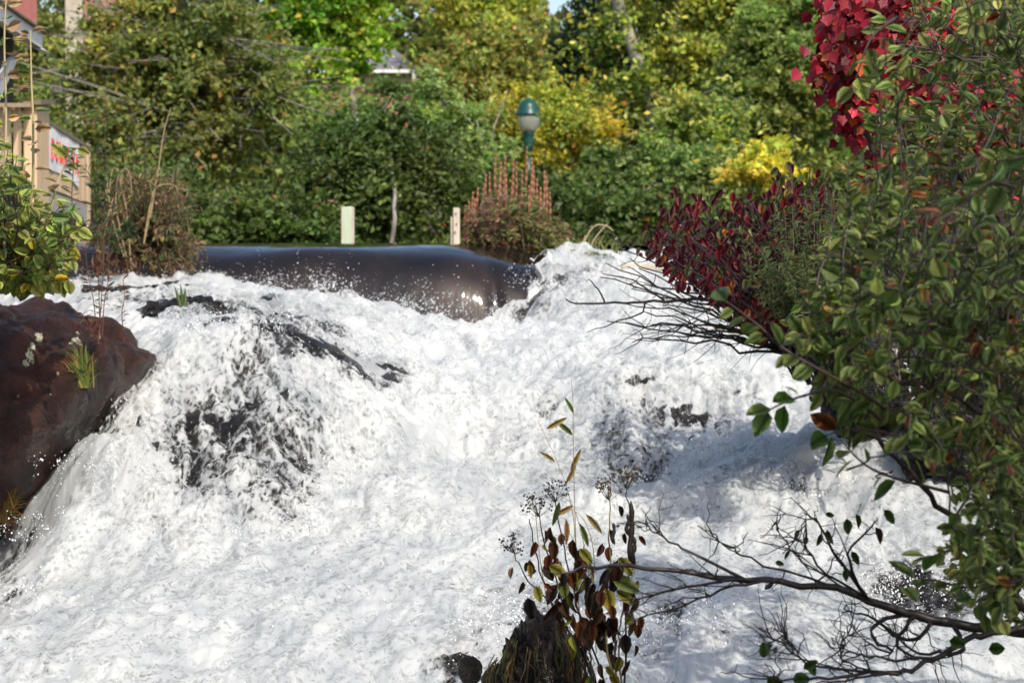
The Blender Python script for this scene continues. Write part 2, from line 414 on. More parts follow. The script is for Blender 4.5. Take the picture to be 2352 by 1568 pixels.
def streak(xy):
    def flow(p):
        i = np.clip(((p[:, 1] - _Y0) / (_H * _NY) * 159 + .5).astype(int), 0, 159); j = np.clip(((p[:, 0] - _X0) / (_H * _NX) * 149 + .5).astype(int), 0, 149)
        return np.column_stack([_fx[i, j], _fy[i, j]])
    def look(W, p):
        i = np.clip(((p[:, 1] - _Y0) / _H).astype(int), 0, _NY - 1); j = np.clip(((p[:, 0] - _X0) / _H).astype(int), 0, _NX - 1)
        return W[i, j]
    s1 = look(_W1, xy) * 1.0; s2 = look(_W2, xy) * 1.0
    for sg in (1, -1):
        p = xy.copy()
        for k in range(13):
            p = p + sg * .022 * flow(p); s2 = s2 + look(_W2, p)
            if k < 7: s1 = s1 + look(_W1, p)
    s1 = s1 / s1.std(); s2 = s2 / s2.std()
    return np.clip(.55 * s1 + .85 * s2, -2.5, 2.5)

def billow(xy, z):
    p = np.column_stack([xy, z])
    st = np.array([1.0, 0.6, 0.7])
    w = fbm(p * 1.1 + 3.3, 2)[:, None] * 0.5
    a = fbm((p * st) * 2.1 + w, 3)
    r = fbm((p * st) * 4.5 + w * 2 + 9.7, 5, True)
    f = fbm(p * st * 13 + 5.1, 4)
    return 0.125 * a - 0.034 * r + 0.005 * f

def fan(nx, ny, y0, y1, amax):
    a = np.linspace(-amax, amax, nx); y = y0 * (y1 / y0) ** np.linspace(0, 1, ny)
    X = (y[:, None] * a[None]).ravel(); Yv = np.repeat(y, nx)
    i = np.arange(ny - 1)[:, None] * nx; j = np.arange(nx - 1)[None]
    f = np.stack([i + j, i + j + 1, i + nx + j + 1, i + nx + j], -1).reshape(-1, 4)
    return np.column_stack([X, Yv]), f

XE = (1222 - 1176) / F * 21.4            # where the smooth curtain ends and the broken spill begins

def sheet(name, mat, nx, ny, amax, off, kind, foam=True, keep=None, amp=1.0, seed=0.0):
    xy, f = fan(nx, ny, 8.3, 22.6, amax)
    z0 = bed(xy)
    pxx = xy[:, 0] / xy[:, 1] * F + 1176
    z0 = z0 - .12 * np.exp(-((pxx - 1070) / 170) ** 2) * np.clip((xy[:, 1] - 18.2) / 1.4, 0, 1)
    if foam:
        sk = streak(xy + seed); pyq = proj(np.column_stack([xy, z0]))[1]; calm = 1 - .5 * np.clip((pyq - 1050) / 260, 0, 1)
        z = z0 + off + amp * calm * (billow(xy + seed, z0) + .012 * sk)
    else:
        p = np.column_stack([xy, z0])
        z = z0 + off + 0.10 * fbm(p * 2.2 + 31, 5) - 0.06 * fbm(p * 5 + 3, 4, True)
    V = np.column_stack([xy, z])
    c = cover(np.column_stack([xy, z0]))
    if foam: c = c + .10 * sk * (1.2 - c)
    ctr = xy[f].mean(1)
    ok = ~((ctr[:, 1] > 21.75) & (ctr[:, 0] < XE + .10 * np.sin(ctr[:, 1] * 9) + .12 * np.sin(ctr[:, 1] * 23)))
    if keep is not None: ok &= keep(V, c)[f].any(1)
    g = Geo(); g.add(V, f[ok])
    o = g.build(name, mat, smooth=True)
    at_ = o.data.attributes.new('cover', 'FLOAT', 'POINT'); at_.data.foreach_set('value', c)
    if foam:
        at_ = o.data.attributes.new('streak', 'FLOAT', 'POINT'); at_.data.foreach_set('value', sk)
    o['kind'] = kind
    return o, V, c

riverbed, _, _ = sheet('riverbed', MAT_WETROCK, 330, 240, 0.30, -0.07, 'structure', foam=False)
whitewater, WV, WC = sheet('whitewater', MAT_FOAM, 720, 470, 0.272, 0.0, 'structure')
froth, _, _ = sheet('froth', MAT_FOAM_TOP, 430, 300, 0.262, 0.040, 'stuff', amp=1.2, seed=0.37, keep=lambda V, c: ~((V[:, 1] > 19.3) & (V[:, 0] < XE + .15)) & (proj(V)[0] > 345 - (proj(V)[1] - 770) * .49))
froth['label'] = 'thin torn white froth flying just above the rapids'

# spray: droplets and small torn jets of water above the foam
def octs(C, R, stretch=None):
    n = len(C)
    base = np.array([[1,0,0],[-1,0,0],[0,1,0],[0,-1,0],[0,0,1],[0,0,-1]], float)
    s = np.ones((n, 1, 3)) if stretch is None else stretch[:, None, :]
    V = C[:, None] + base[None] * R[:, None, None] * s
    t = np.array([[0,2,4],[2,1,4],[1,3,4],[3,0,4],[2,0,5],[1,2,5],[3,1,5],[0,3,5]])
    Fc = (np.arange(n)[:, None, None] * 6 + t[None]).reshape(-1, 3)
    return V.reshape(-1, 3), Fc

g = Geo()
wpx, wpy = proj(WV)
vis = (wpx > -60) & (wpx < 2420) & (wpy < 1640) & ~((WV[:, 1] > 21.4) & (WV[:, 0] < XE))
idx_all = np.nonzero(vis)[0]
edge = np.exp(-((WC[idx_all] - 0.60) / 0.2) ** 2) + 0.08
pick = rng.choice(idx_all, 9000, p=edge / edge.sum())
C = WV[pick] + np.column_stack([rng.normal(0, .03, 9000), rng.normal(0, .03, 9000), np.abs(rng.normal(0, .05, 9000)) + 0.01])
R = np.minimum(np.exp(rng.normal(math.log(0.0019), 0.5, 9000)), .005)
g.add(*octs(C, R, np.column_stack([np.ones(9000), np.ones(9000), 1 + rng.random(9000)])))
# jets thrown up along the crests
SPL = [(755,650,20.3,1.0,30),(700,668,20.2,.8,35),(1015,715,20.1,.8,30),(940,700,20.2,.6,40),(860,690,20.2,.6,25),(590,650,20.3,.6,30),(520,648,20.3,.5,25),(1110,738,20,.6,30),(400,640,20.2,.4,20),
       (1400,605,22,.6,50),(1450,612,21.8,.5,40),(1380,640,21.3,.6,40),(1500,690,20.5,.6,40),(1250,640,21.3,.5,40),(1180,730,20,.6,35),(600,740,14.8,.25,30),(450,742,14.8,.2,30),
       (320,780,15.1,.3,35),(250,920,14.2,.35,50),(180,1050,13.4,.12,16),(100,1200,12.8,.12,16),(40,1330,12,.12,16),(850,800,15.6,.35,40),(1000,765,18,.4,60),(1300,770,18.3,.4,60),
       (1200,1400,9.4,.3,40),(1850,1120,12.6,.3,40),(2080,1330,10.6,.3,50),(1560,1420,10,.25,40),(1700,1040,14,.3,40),(780,1160,13.2,.3,60),(640,1230,12.7,.3,60),(1560,1110,13.8,.3,50)]
JC, JR = [], []
for (px, py, Y, h, n) in SPL:
    p0 = at(px, py, Y)
    for _ in range(int(n * 1.8)):
        s = p0 + np.array([rng.normal(0, .17), rng.normal(0, .12), rng.normal(-.04, .04)])
        v = np.array([rng.normal(0, .7), rng.normal(-.3, .5), abs(rng.normal(.9, .6)) * (0.5 + h)])
        k = rng.integers(6, 16); tt = np.linspace(0, rng.uniform(.03, .22), k)
        pts = s + v * tt[:, None] + np.array([0, 0, -4.9]) * (tt ** 2)[:, None]
        JC.append(pts + rng.normal(0, .016, pts.shape)); JR.append(np.clip(np.exp(rng.normal(0, .5, k)), .3, 1.8) * np.linspace(1, .4, k) * rng.uniform(.0012, .0046))
C = np.concatenate(JC); R = np.concatenate(JR)
g.add(*octs(C, R, np.column_stack([np.ones(len(C)), np.ones(len(C)), np.full(len(C), 1.4)])))
C = np.array([at(rng.normal(1000, 140), rng.normal(672, 32), rng.uniform(20.3, 21)) for _ in range(140)])
g.add(*octs(C, np.exp(rng.normal(math.log(.0030), .35, 140))))
C = np.array([at(rng.normal(1530, 90), rng.normal(600, 40), rng.uniform(18, 21)) for _ in range(90)])
g.add(*octs(C, np.exp(rng.normal(math.log(.006), .5, 90))))
spray = g.build('spray', MAT_SPRAY, smooth=True, kind='stuff')
spray['label'] = 'white drops and jets of spray thrown up by the rapids'

# ------------------------------------------------------------------ weir, its smooth curtain, pond
LIPZ = at(0, 557, 22)[2]
def lip(x):
    px = x / 22 * F + 1176
    d = np.clip((px - 1010) / 260, 0, 1); d = d * d * (3 - 2 * d)
    return LIPZ - 0.20 * d - .35 * np.clip((px - 1230) / 80, 0, 1) + 0.05 * np.clip((300 - px) / 300, 0, 1)
nu, nv = 300, 90
x = np.linspace(-6.4, 0.60, nu)
s = np.linspace(0, 1, nv)
U, S = np.meshgrid(x, s)
back = np.clip((0.22 - S) / 0.22, 0, 1); t = np.clip((S - 0.22) / 0.78, 0, 1)
Yc = 23.10 + back * 1.15 - 1.55 * t
dent = 0.05 * np.exp(-((U + 0.42 - 0.30 * t) / 0.07) ** 2) * t - 0.02 * np.exp(-((U + 0.20 - .15 * t) / 0.12) ** 2) * t + 0.015 * np.sin(U * 2.1 + 1) * t
endpull = np.clip((U - 0.02) / 0.45, 0, 1) ** 2
Yc = Yc + dent - 0.16 * endpull * t
yy = 1.55 * t; drop = 0.075 * yy ** 2 + 0.84 * (yy / 1.55) ** 8
hump = 0.02 * np.sin(U * 3.0 + .6) * np.exp(-((t - .62) / .15) ** 2)
Z = lip(U) - drop + hump + 0.01 * np.sin(U * 5.3) * t
Z = np.where(back > 0, LIPZ * np.minimum(back * 1.5, 1) + lip(U) * (1 - np.minimum(back * 1.5, 1)), Z)
V = np.column_stack([U.ravel(), Yc.ravel(), Z.ravel()])
i = np.arange(nv - 1)[:, None] * nu; j = np.arange(nu - 1)[None]
fc = np.stack([i + j, i + nu + j, i + nu + j + 1, i + j + 1], -1).reshape(-1, 4)
g = Geo(); g.add(V, fc)
curtain = g.build('water_curtain', MAT_WATER, smooth=True, kind='structure')
pxl, pyl = proj(V)
fo = 0.62 * np.exp(-((pxl - 60) / 190) ** 2) * np.clip((pyl - 565) / 50, 0, 1)
fo += 0.75 * np.exp(-(((pxl - 480) / 70) ** 2 + ((pyl - 650) / 40) ** 2)) + 0.5 * np.exp(-(((pxl - 620) / 90) ** 2 + ((pyl - 690) / 22) ** 2))
fo += 0.8 * np.exp(-((pxl - 1230) / 34) ** 2) * np.clip((pyl - 610) / 60, 0, 1)
fo += 0.30 * np.exp(-((pxl - 1085 - (pyl - 650) * .25) / 12) ** 2) * np.clip((pyl - 640) / 40, 0, 1)
a_ = curtain.data.attributes.new('foam', 'FLOAT', 'POINT'); a_.data.foreach_set('value', np.clip(fo, 0, 1).ravel())
g = Geo(); g.add([[-14, 24.25, LIPZ - .003], [0.60, 24.25, LIPZ - .003], [1.5, 27, LIPZ - .003], [3, 34, LIPZ - .003], [-14, 34, LIPZ - .003]], [[0, 1, 2, 3, 4]])
pond = g.build('pond_water', MAT_WATER, kind='structure')
t_ = thing('weir', 'low dark concrete weir under the smooth sheet of water', 'weir', (-3, 22.6, -0.9))
g = Geo(); g.box((-6.4, 22.7, -1.2), (0.30, 23.3, -0.30)); g.build('weir_wall', MAT_DCONC, t_)

# ------------------------------------------------------------------ ground, banks
def patch(name, x0, x1, y0, y1, nx, ny, hf, mat, kind='structure'):
    xs = np.linspace(x0, x1, nx); ys = np.linspace(y0, y1, ny)
    Xg, Yg = np.meshgrid(xs, ys)
    z = hf(Xg.ravel(), Yg.ravel())
    i = np.arange(ny - 1)[:, None] * nx; j = np.arange(nx - 1)[None]
    f = np.stack([i + j, i + j + 1, i + nx + j + 1, i + nx + j], -1).reshape(-1, 4)
    g = Geo(); g.add(np.column_stack([Xg.ravel(), Yg.ravel(), z]), f)
    return g.build(name, mat, smooth=True, kind=kind)

def far_h(x, y):
    p = np.column_stack([x, y, y * 0])
    return 0.05 + 0.055 * np.clip(y - 33, 0, 40) + 0.36 * np.clip(y - 74, 0, 17) + 0.08 * fbm(p * 0.5, 3) - 1.0 * np.clip((32.5 - y) / 2.0, 0, 1)
patch('ground', -160, 160, 31, 430, 120, 160, far_h, MAT_GROUND)
_be = np.array([(6.0, 4.2), (8.5, 3.2), (12, 3.15), (15, 2.35), (17, 2.0), (19, 1.75), (21, 1.55), (22.3, 1.0), (24, 0.75), (27, 1.5), (31.2, 2.6), (40, 3)])
def right_h(x, y):
    e = np.interp(y, _be[:, 0], _be[:, 1])
    low = np.interp(y, [6, 9, 12, 15, 18, 20, 22, 24], [-2.2, -1.9, -1.75, -1.15, -.85, -.5, -.1, 0.0])
    p = np.column_stack([x, y, y * 0])
    r = np.clip((x - e) / 1.6, -0.4, 1)
    return low - 0.35 + (0.25 - low + 0.35) * np.clip(r, 0, 1) ** 0.7 + np.minimum(r, 0) * 1.5 + 0.10 * fbm(p * 1.2 + 7, 4)
patch('right_bank', 0.2, 16, 5, 33.5, 90, 130, right_h, MAT_SOIL)
def left_h(x, y):
    p = np.column_stack([x, y, y * 0])
    e = np.interp(y, [8, 14, 18, 22, 26, 33], [-3.2, -3.6, -4.4, -5.6, -5.0, -4.0])
    r = np.clip((e - x) / 1.2, -0.4, 1)
    return -1.6 + 1.7 * np.clip(r, 0, 1) + np.minimum(r, 0) * 1.5 + 0.1 * fbm(p * 1.1 + 2, 4) + np.clip(y - 22.6, 0, 1) * np.clip(r, 0, 1) * .1
patch('left_bank', -16, -2.6, 8, 33.5, 70, 110, left_h, MAT_SOIL)

# ------------------------------------------------------------------ boulders
def boulder(name, label, c, r, mat, seed, amp=0.13, facet=0.08, parent=None, cuts=()):
    n_u, n_v = 190, 130
    th = np.linspace(0, 2 * math.pi, n_u, endpoint=False); ph = np.linspace(0.02, math.pi - .02, n_v)
    T, Pn = np.meshgrid(th, ph)
    d = np.column_stack([(np.sin(Pn) * np.cos(T)).ravel(), (np.sin(Pn) * np.sin(T)).ravel(), np.cos(Pn).ravel()])
    rr = 1 + amp * fbm(d * 1.3 + seed, 5) + facet * fbm(d * 3.1 + seed * 2, 5, True)
    for (nx_, ny_, nz_, k) in cuts:
        nn = norm([nx_, ny_, nz_]); dp = d @ nn
        pl = k / np.maximum(dp, .05) * (1 + .08 * fbm(d * 4 + seed, 4)); rr = np.where(dp > 0.05, -np.log(np.exp(-9 * rr) + np.exp(-9 * np.minimum(pl, 4))) / 9, rr)
    V = d * rr[:, None] * np.asarray(r) + np.asarray(c)
    i = np.arange(n_v - 1)[:, None] * n_u; j = np.arange(n_u)[None]; j2 = (j + 1) % n_u
    f = np.stack([i + j, i + n_u + j, i + n_u + j2, i + j2], -1).reshape(-1, 4)
    g = Geo(); g.add(V, f)
    g.add(V[:n_u], [list(range(n_u))]); g.add(V[-n_u:], [list(range(n_u))[::-1]])
    return g, V
c0 = at(-60, 1080, 14.2)
bt = thing('boulder', 'big rounded brown boulder with pale lichen beside the falls', 'boulder', c0)
g, BV = boulder('b', '', c0, (1.5, 1.15, 1.12), MAT_ROCK, 4.4, 0.10, 0.10, cuts=[(.85, -.20, -.50, .37)])
g.build('rock', MAT_ROCK, bt, smooth=True)
def snap(px, py, dist=0.012):
    """Point on the big boulder seen at a pixel."""
    qx, qy = proj(BV); front = BV[:, 1] < c0[1] - 0.1
    k = np.argmin((qx - px) ** 2 + (qy - py) ** 2 + (~front) * 1e9)
    nn = norm((BV[k] - c0) / np.array([1.5, 1.15, 1.12]) ** 2)
    return BV[k] + nn * dist, nn
MAT_LICH = simple_mat('lichen', (0.16, 0.15, 0.09), (0.42, 0.40, 0.30), 45, 0.9, 0.8, 0.004)
for (px, py, s_) in [(90, 775, .045), (70, 800, .03), (66, 822, .045), (58, 832, .03), (170, 778, .04), (186, 792, .03), (160, 790, .02), (138, 852, .014), (228, 775, .014), (112, 905, .009), (40, 905, .008), (176, 766, .018)]:
    p, nn = snap(px, py, 0.004)
    g = Geo(); a = norm(np.cross(nn, [0, 0, 1])); b2 = np.cross(nn, a)
    k = 22; th = np.arange(k) * 2 * math.pi / k
    rad = s_ * .8 * (1 + .25 * rng.normal(size=k)).clip(.5, 1.5)
    ring = p + rad[:, None] * (np.cos(th)[:, None] * a * .8 + np.sin(th)[:, None] * b2 * 1.1)
    for q in range(k):
        dd = ((BV - ring[q]) ** 2).sum(1); near = np.argsort(dd)[:4]
        ring[q] += nn * (((BV[near] - ring[q]) @ nn).mean() + .003)
    inner = p + nn * .004 + .8 * (ring - p)
    v = np.concatenate([ring - nn * .02, inner, [p + nn * .004]])
    g.add(v, [[q, (q+1) % k, k + (q+1) % k, k + q] for q in range(k)]); g.add(v, [[k + q, k + (q+1) % k, 2*k] for q in range(k)])
    g.build('lichen_patch', MAT_LICH, bt)
c1 = at(430, 752, 17.2)
g, _ = boulder('b', '', c1, (0.42, 0.5, 0.25), MAT_WETROCK, 9.1, .2, .16)
tag(g.build('wet_boulder', MAT_WETROCK, smooth=True), 'wet dark rock split by thin water just below the weir weeds', 'boulder')
c2 = at(1235, 1585, 8.75)
mt = thing('mossy_rock', 'black mossy rock in the rapids at the foot of the dead plant', 'rock', c2)
g, MV = boulder('b', '', c2, (0.175, 0.24, 0.29), MAT_WETROCK, 14.2, .30, .22)
g.build('rock', MAT_WETROCK, mt, smooth=True)
g = Geo()
tufts_ = [(rng.uniform(-2.6, -.2), rng.uniform(.1, 1.1)) for _ in range(12)]
for k in range(170):       # wet grass and moss hanging down the rock in torn tufts
    a0, e0 = tufts_[rng.integers(12)]; a = a0 + rng.normal(0, .10); e = e0 + rng.normal(0, .08)
    d = np.array([math.cos(a) * math.cos(e), math.sin(a) * math.cos(e), math.sin(e)])
    p = c2 + d * np.array([.21, .27, .33])
    L = rng.uniform(.06, .26); out = np.array([d[0], d[1], 0]) * .03
    pts = np.array([p, p + out * .9 + [0, 0, -.25 * L], p + out * 1.2 + [rng.normal(0, .01), 0, -.6 * L], p + out * 1.3 + [rng.normal(0, .015), 0, -L]])
    col = np.array([(.10, .055, .02), (.045, .06, .015), (.06, .085, .02), (.03, .02, .012), (.12, .09, .03)][rng.integers(5)]) * rng.uniform(.6, 1.2)
    g.tube(pts, np.array([.002, .0024, .002, .0008]) * rng.uniform(.6, 1.3), 3, col, cap=False)
g.build('hanging_moss', MAT_STEM, mt, kind='stuff')
for (px, py, Y, r_) in [(1080, 1540, 8.9, .05), (1140, 1568, 8.7, .06)]:
    g, _ = boulder('b', '', at(px, py, Y), (r_, r_, r_ * 1.2), MAT_WETROCK, px * .01)
    tag(g.build('small_rock', MAT_WETROCK, smooth=True), 'small wet stone %s left of the mossy rock' % ('farther' if px < 1100 else 'close'), 'rock')

for (cc_, rr_, sd_, lb_) in [(at(1985, 900, 13.3), (.27, .35, .30), 3.3, 'dark wet rock on the bank under the maroon bush roots'), (at(2290, 1010, 12.6), (.55, .5, .40), 6.1, 'dark rock on the bank deep under the green bush')]:
    g, _ = boulder('b', '', cc_, rr_, MAT_WETROCK, sd_, .2, .14)
    tag(g.build('bank_rock', MAT_WETROCK, smooth=True), lb_, 'rock')
# concrete walls on the right bank
def wall_thing(name, label, pa, pb, thick, z0, mat):
    t = thing(name, label, 'wall', (pa + pb) / 2)
    g = Geo(); u = norm(pb - pa); w = norm(np.cross([0, 0, 1], u)) * thick
    top = np.array([pa, pb, pb + w, pa + w]); bot = top.copy(); bot[:, 2] = z0
    v = np.concatenate([bot, top]); g.add(v, [[0,3,2,1],[4,5,6,7],[0,1,5,4],[1,2,6,5],[2,3,7,6],[3,0,4,7]])
    o = g.build('wall_body', mat, t); bv = o.modifiers.new('bevel', 'BEVEL'); bv.width = .02; bv.segments = 2
    return t
wall_thing('concrete_wall', 'pale concrete wall end between white spill and red leaved bush', at(1425, 606, 21.6), at(1640, 606, 21.3), .5, -1.0, MAT_CONC)
wall_thing('concrete_ledge', 'low tan concrete ledge under the dark bush twigs', at(1630, 752, 17.6), at(1900, 745, 17.0), .6, -1.4, MAT_CONC)

# ------------------------------------------------------------------ posts, lamp
def post(label, pxa, pxb, ytop, Y, mat, d, lean=0):
    a = at(pxa, ytop, Y); b2 = at(pxb, ytop, Y)
    t = thing('post', label, 'post', (a[0], Y, -.3), 'posts standing in the pond above the weir')
    w = b2[0] - a[0]
    g = Geo(); g.box((a[0], Y, -.4), (b2[0], Y + d, a[2]))
    o = g.build('post_body', mat, t); bv = o.modifiers.new('bevel', 'BEVEL'); bv.width = .008; bv.segments = 2
    return t, a, b2
MAT_GP = simple_mat('green_washed_wood', (0.30, 0.42, 0.26), (0.60, 0.62, 0.50), 7, 0.7, .3, .004, (1.5, 1.5, .22))
MAT_WP = simple_mat('weathered_wood', (0.42, 0.35, 0.27), (0.66, 0.58, 0.48), 10, 0.8, .4, .004, (2, 2, .25))
t1, a, b2 = post('flat topped pale green post above the dark water sheet', 785, 812, 475, 27.5, MAT_GP, .14)
for xx in (a[0] - .004, b2[0] - .014):
    g = Geo(); g.box((xx, 27.492, -.4), (xx + .018, 27.62, a[2] - .004)); g.build('edge_strip', MAT_WP, t1)
t1, a, b2 = post('weathered grey wooden post beside the tall rusty spikes', 1041, 1056, 477, 27.0, MAT_WP, .12)
pa = at(1035, 498, 27.03)
g = Geo(); g.box((pa[0], 27.03, -.4), (a[0] - .002, 27.13, pa[2])); g.build('side_board', MAT_WP, t1)
MAT_BLK = flat_mat('black_iron', (.02, .02, .02)); MAT_TAN = flat_mat('rusty_bolt', (.35, .17, .03))
for (px, py, rr) in [(1047, 490, .012), (1049, 514, .010), (1045, 533, .013)]:
    q = at(px, py, 26.99); g = Geo(); g.lathe([(.0, -.006), (rr, -.006), (rr, .006), (0, .006)], (0, 0, 0), 10)
    g.v = [v @ np.array([[1, 0, 0], [0, 0, 1], [0, -1, 0]]).T + q for v in g.v]; g.build('knot', MAT_BARK_GREY, t1)

LY = 36.0
lp = at(1214, 400, LY); u = LY / F
lamp = thing('street_lamp', 'dark green street lamp with clear globe behind the rusty spikes', 'street lamp', (lp[0], LY, .2))
MAT_GREEN = simple_mat('green_lamp_paint', (.008,.050,.042), (.012,.072,.060), 8, .35, .1, .002)
def zz(py): return at(1214, py, LY)[2]
cx = (lp[0], LY, 0)
Geo().lathe([(0, zz(226)), (6*u, zz(226.5)), (14*u, zz(231)), (19*u, zz(237)), (20.5*u, zz(238)), (22*u, zz(243)), (25*u, zz(252)), (26*u, zz(258)), (30*u, zz(262)), (29.5*u, zz(264.5)), (26*u, zz(265)), (0, zz(265))], cx, 32).build('hood', MAT_GREEN, lamp, True)
m_, n_, l_, b_ = M('lamp_glass'); b_.inputs['Base Color'].default_value = (.92, .95, .95, 1); b_.inputs['Roughness'].default_value = .2
b_.inputs['Transmission Weight'].default_value = 0.8; b_.inputs['IOR'].default_value = 1.08
prof = [(25.5*u, zz(265.3)), (25.7*u, zz(272)), (25*u, zz(280)), (23*u, zz(290)), (19*u, zz(299)), (14*u, zz(305.6))]
inner = [(r - .9*u, z) for r, z in prof][::-1]
Geo().lathe(prof + inner + [prof[0]], cx, 32).build('globe', m_, lamp, True)
Geo().lathe([(0, zz(293)), (5*u, zz(293.5)), (7*u, zz(298)), (8*u, zz(305)), (8*u, zz(306)), (0, zz(306))], cx, 16).build('bulb_holder', MAT_GREEN, lamp, True)
Geo().lathe([(0, zz(305.8)), (14*u, zz(305.8)), (12*u, zz(308)), (11.5*u, zz(320)), (10.5*u, zz(336)), (11*u, zz(338)), (9*u, zz(341)), (8.2*u, zz(343)), (8.2*u, zz(350)), (0, zz(350))], cx, 24).build('collar', MAT_GREEN, lamp, True)
Geo().lathe([(0, zz(349)), (5.6*u, zz(349)), (5.8*u, zz(420)), (8*u, zz(480)), (8.5*u, .1), (0, .1)], cx, 20).build('pole', MAT_GREEN, lamp, True)

# ------------------------------------------------------------------ stairs with banner, porch with sign
MAT_PLANK = simple_mat('tan_planks', (.55, .38, .21), (.74, .55, .35), 8, .75, .3, .004, (3, 3, .2))
MAT_OLD = simple_mat('grey_planks', (.28, .25, .22), (.46, .42, .38), 8, .85, .3, .004, (3, 3, .3))
MAT_WHITE = flat_mat('white_paint', (.78, .77, .73)); MAT_CLOTH = flat_mat('white_cloth', (.80, .78, .74), .8)
MAT_REDP = flat_mat('red_letter_paint', (.60, .045, .02)); MAT_SIGN = flat_mat('overlit_red_board', (.66, .22, .18))  # sign red is paled towards pink to carry the strong sunlight on it
MAT_REDB = flat_mat('red_brown_paint', (.18, .045, .03)); MAT_DARK = flat_mat('recess_shade', (.02, .018, .016))  # near-black that paints in the shade of recesses
MAT_RAIL = simple_mat('mossy_rail', (.12, .10, .06), (.24, .20, .13), 12, .85, .3, .004)
def deckY(px): return 25.2 + (px - 70) / 135 * 3.2           # the stair rail runs away from us, down to the right
def dq(px, py, off=0): return at(px, py, deckY(px) - off)
def slab(g, q4, thick):
    """A flat board: four corners of its near face, thickness away from the camera."""
    q = np.array(q4, float); nn = norm(np.cross(q[1] - q[0], q[3] - q[0]))
    if nn[1] < 0: nn = -nn
    v = np.concatenate([q, q + nn * thick])
    g.add(v, [[0,1,2,3],[7,6,5,4],[0,4,5,1],[1,5,6,2],[2,6,7,3],[3,7,4,0]]); return g
deck = thing('stair_railing', 'tan boarded stair railing going down beside the pond', 'railing', dq(140, 520))
def top(px): return 252 + (px - 70) * 0.64
def bot(px): return 468 + (px - 70) * 0.36
edges = [84, 101, 119, 138, 156, 173, 190, 205]
for a, b2 in zip(edges[:-1], edges[1:]):
    ym = (top(a) + (bot(a) - top(a)) * .78)
    slab(Geo(), [dq(a + .7, top(a) + 6), dq(b2 - .7, top(b2) + 6), dq(b2 - .7, top(b2) + (bot(b2) - top(b2)) * .74), dq(a + .7, top(a) + (bot(a) - top(a)) * .74)], .04).build('plank', MAT_PLANK, deck)
for a, b2 in zip([84, 119, 156], [118, 155, 203]):
    slab(Geo(), [dq(a, bot(a) - 44, .02), dq(b2, bot(b2) - 44, .02), dq(b2, bot(b2)), dq(a, bot(a))], .05).build('skirt_board', MAT_OLD, deck)
slab(Geo(), [dq(82, top(82) - 4, .06), dq(209, top(209) - 4, .06), dq(209, top(209) + 5, .06), dq(82, top(82) + 5, .06)], .12).build('handrail', MAT_RAIL, deck)
slab(Geo(), [dq(55, 238, .05), dq(84, 238, .05), dq(84, 520, .05), dq(55, 520, .05)], .14).build('newel_post', MAT_PLANK, deck)
slab(Geo(), [dq(53, 229, .09), dq(86, 229, .09), dq(86, 240, .09), dq(53, 240, .09)], .2).build('post_cap', MAT_RAIL, deck)
slab(Geo(), [dq(202, 330, .04), dq(208, 333, .04), dq(208, 512, .04), dq(202, 522, .04)], .10).build('end_post', MAT_PLANK, deck)
slab(Geo(), [dq(-150, 237, .02), dq(56, 237, .02), dq(56, 246, .02), dq(-150, 246, .02)], .10).build('top_rail', MAT_PLANK, deck)
for k, px in enumerate([-140, -118, -96, -74, -52, -30, -10, 8, 31]):
    slab(Geo(), [dq(px, 246), dq(px + 7, 246), dq(px + 7, 420), dq(px, 420)], .05).build('baluster', MAT_PLANK, deck)
for k in range(3):
    y_ = 425 + k * 30
    slab(Geo(), [dq(-150, y_), dq(56, y_), dq(56, y_ + 26), dq(-150, y_ + 26)], .05).build('deck_board', MAT_OLD, deck)
slab(Geo(), [dq(-150, 500, -.7), dq(205, 500, -.7), dq(205, 560, -.7), dq(-150, 560, -.7)], .1).build('shade_sheet', MAT_DARK, deck)  # near-black sheet standing in for the shade in the gap below the deck
slab(Geo(), [dq(150, 508, -.2), dq(203, 518, -.2), dq(203, 560, -.2), dq(150, 560, -.2)], .1).build('red_base', MAT_REDB, deck)
# banner
ban = thing('banner', 'white cloth banner with hand painted red letters on the stair railing', 'banner', dq(130, 370))
g = Geo(); nu_, nv_ = 26, 12; VV = []
def bn(uu, vv, off): 
    px = 86 + uu * 95; yt = 268 + uu * 95 * .62 - 5 * math.sin(uu * math.pi * 3) ** 2; yb = 362 + uu * 70 + 6 * math.sin(uu * math.pi * 2)
    return dq(px, yt + vv * (yb - yt), .07 + .02 * math.sin(uu * 19 + vv * 2) + off)
for b_i in range(nv_):
    for a_i in range(nu_): VV.append(bn(a_i / (nu_ - 1), b_i / (nv_ - 1), 0))
ff = [[q * nu_ + r, q * nu_ + r + 1, (q + 1) * nu_ + r + 1, (q + 1) * nu_ + r] for q in range(nv_ - 1) for r in range(nu_ - 1)]
VV = np.array(VV); g.add(VV, ff); back_ = VV + [0, .012, 0]; g.add(back_, [f[::-1] for f in ff])
g.build('cloth', MAT_CLOTH, ban, True)
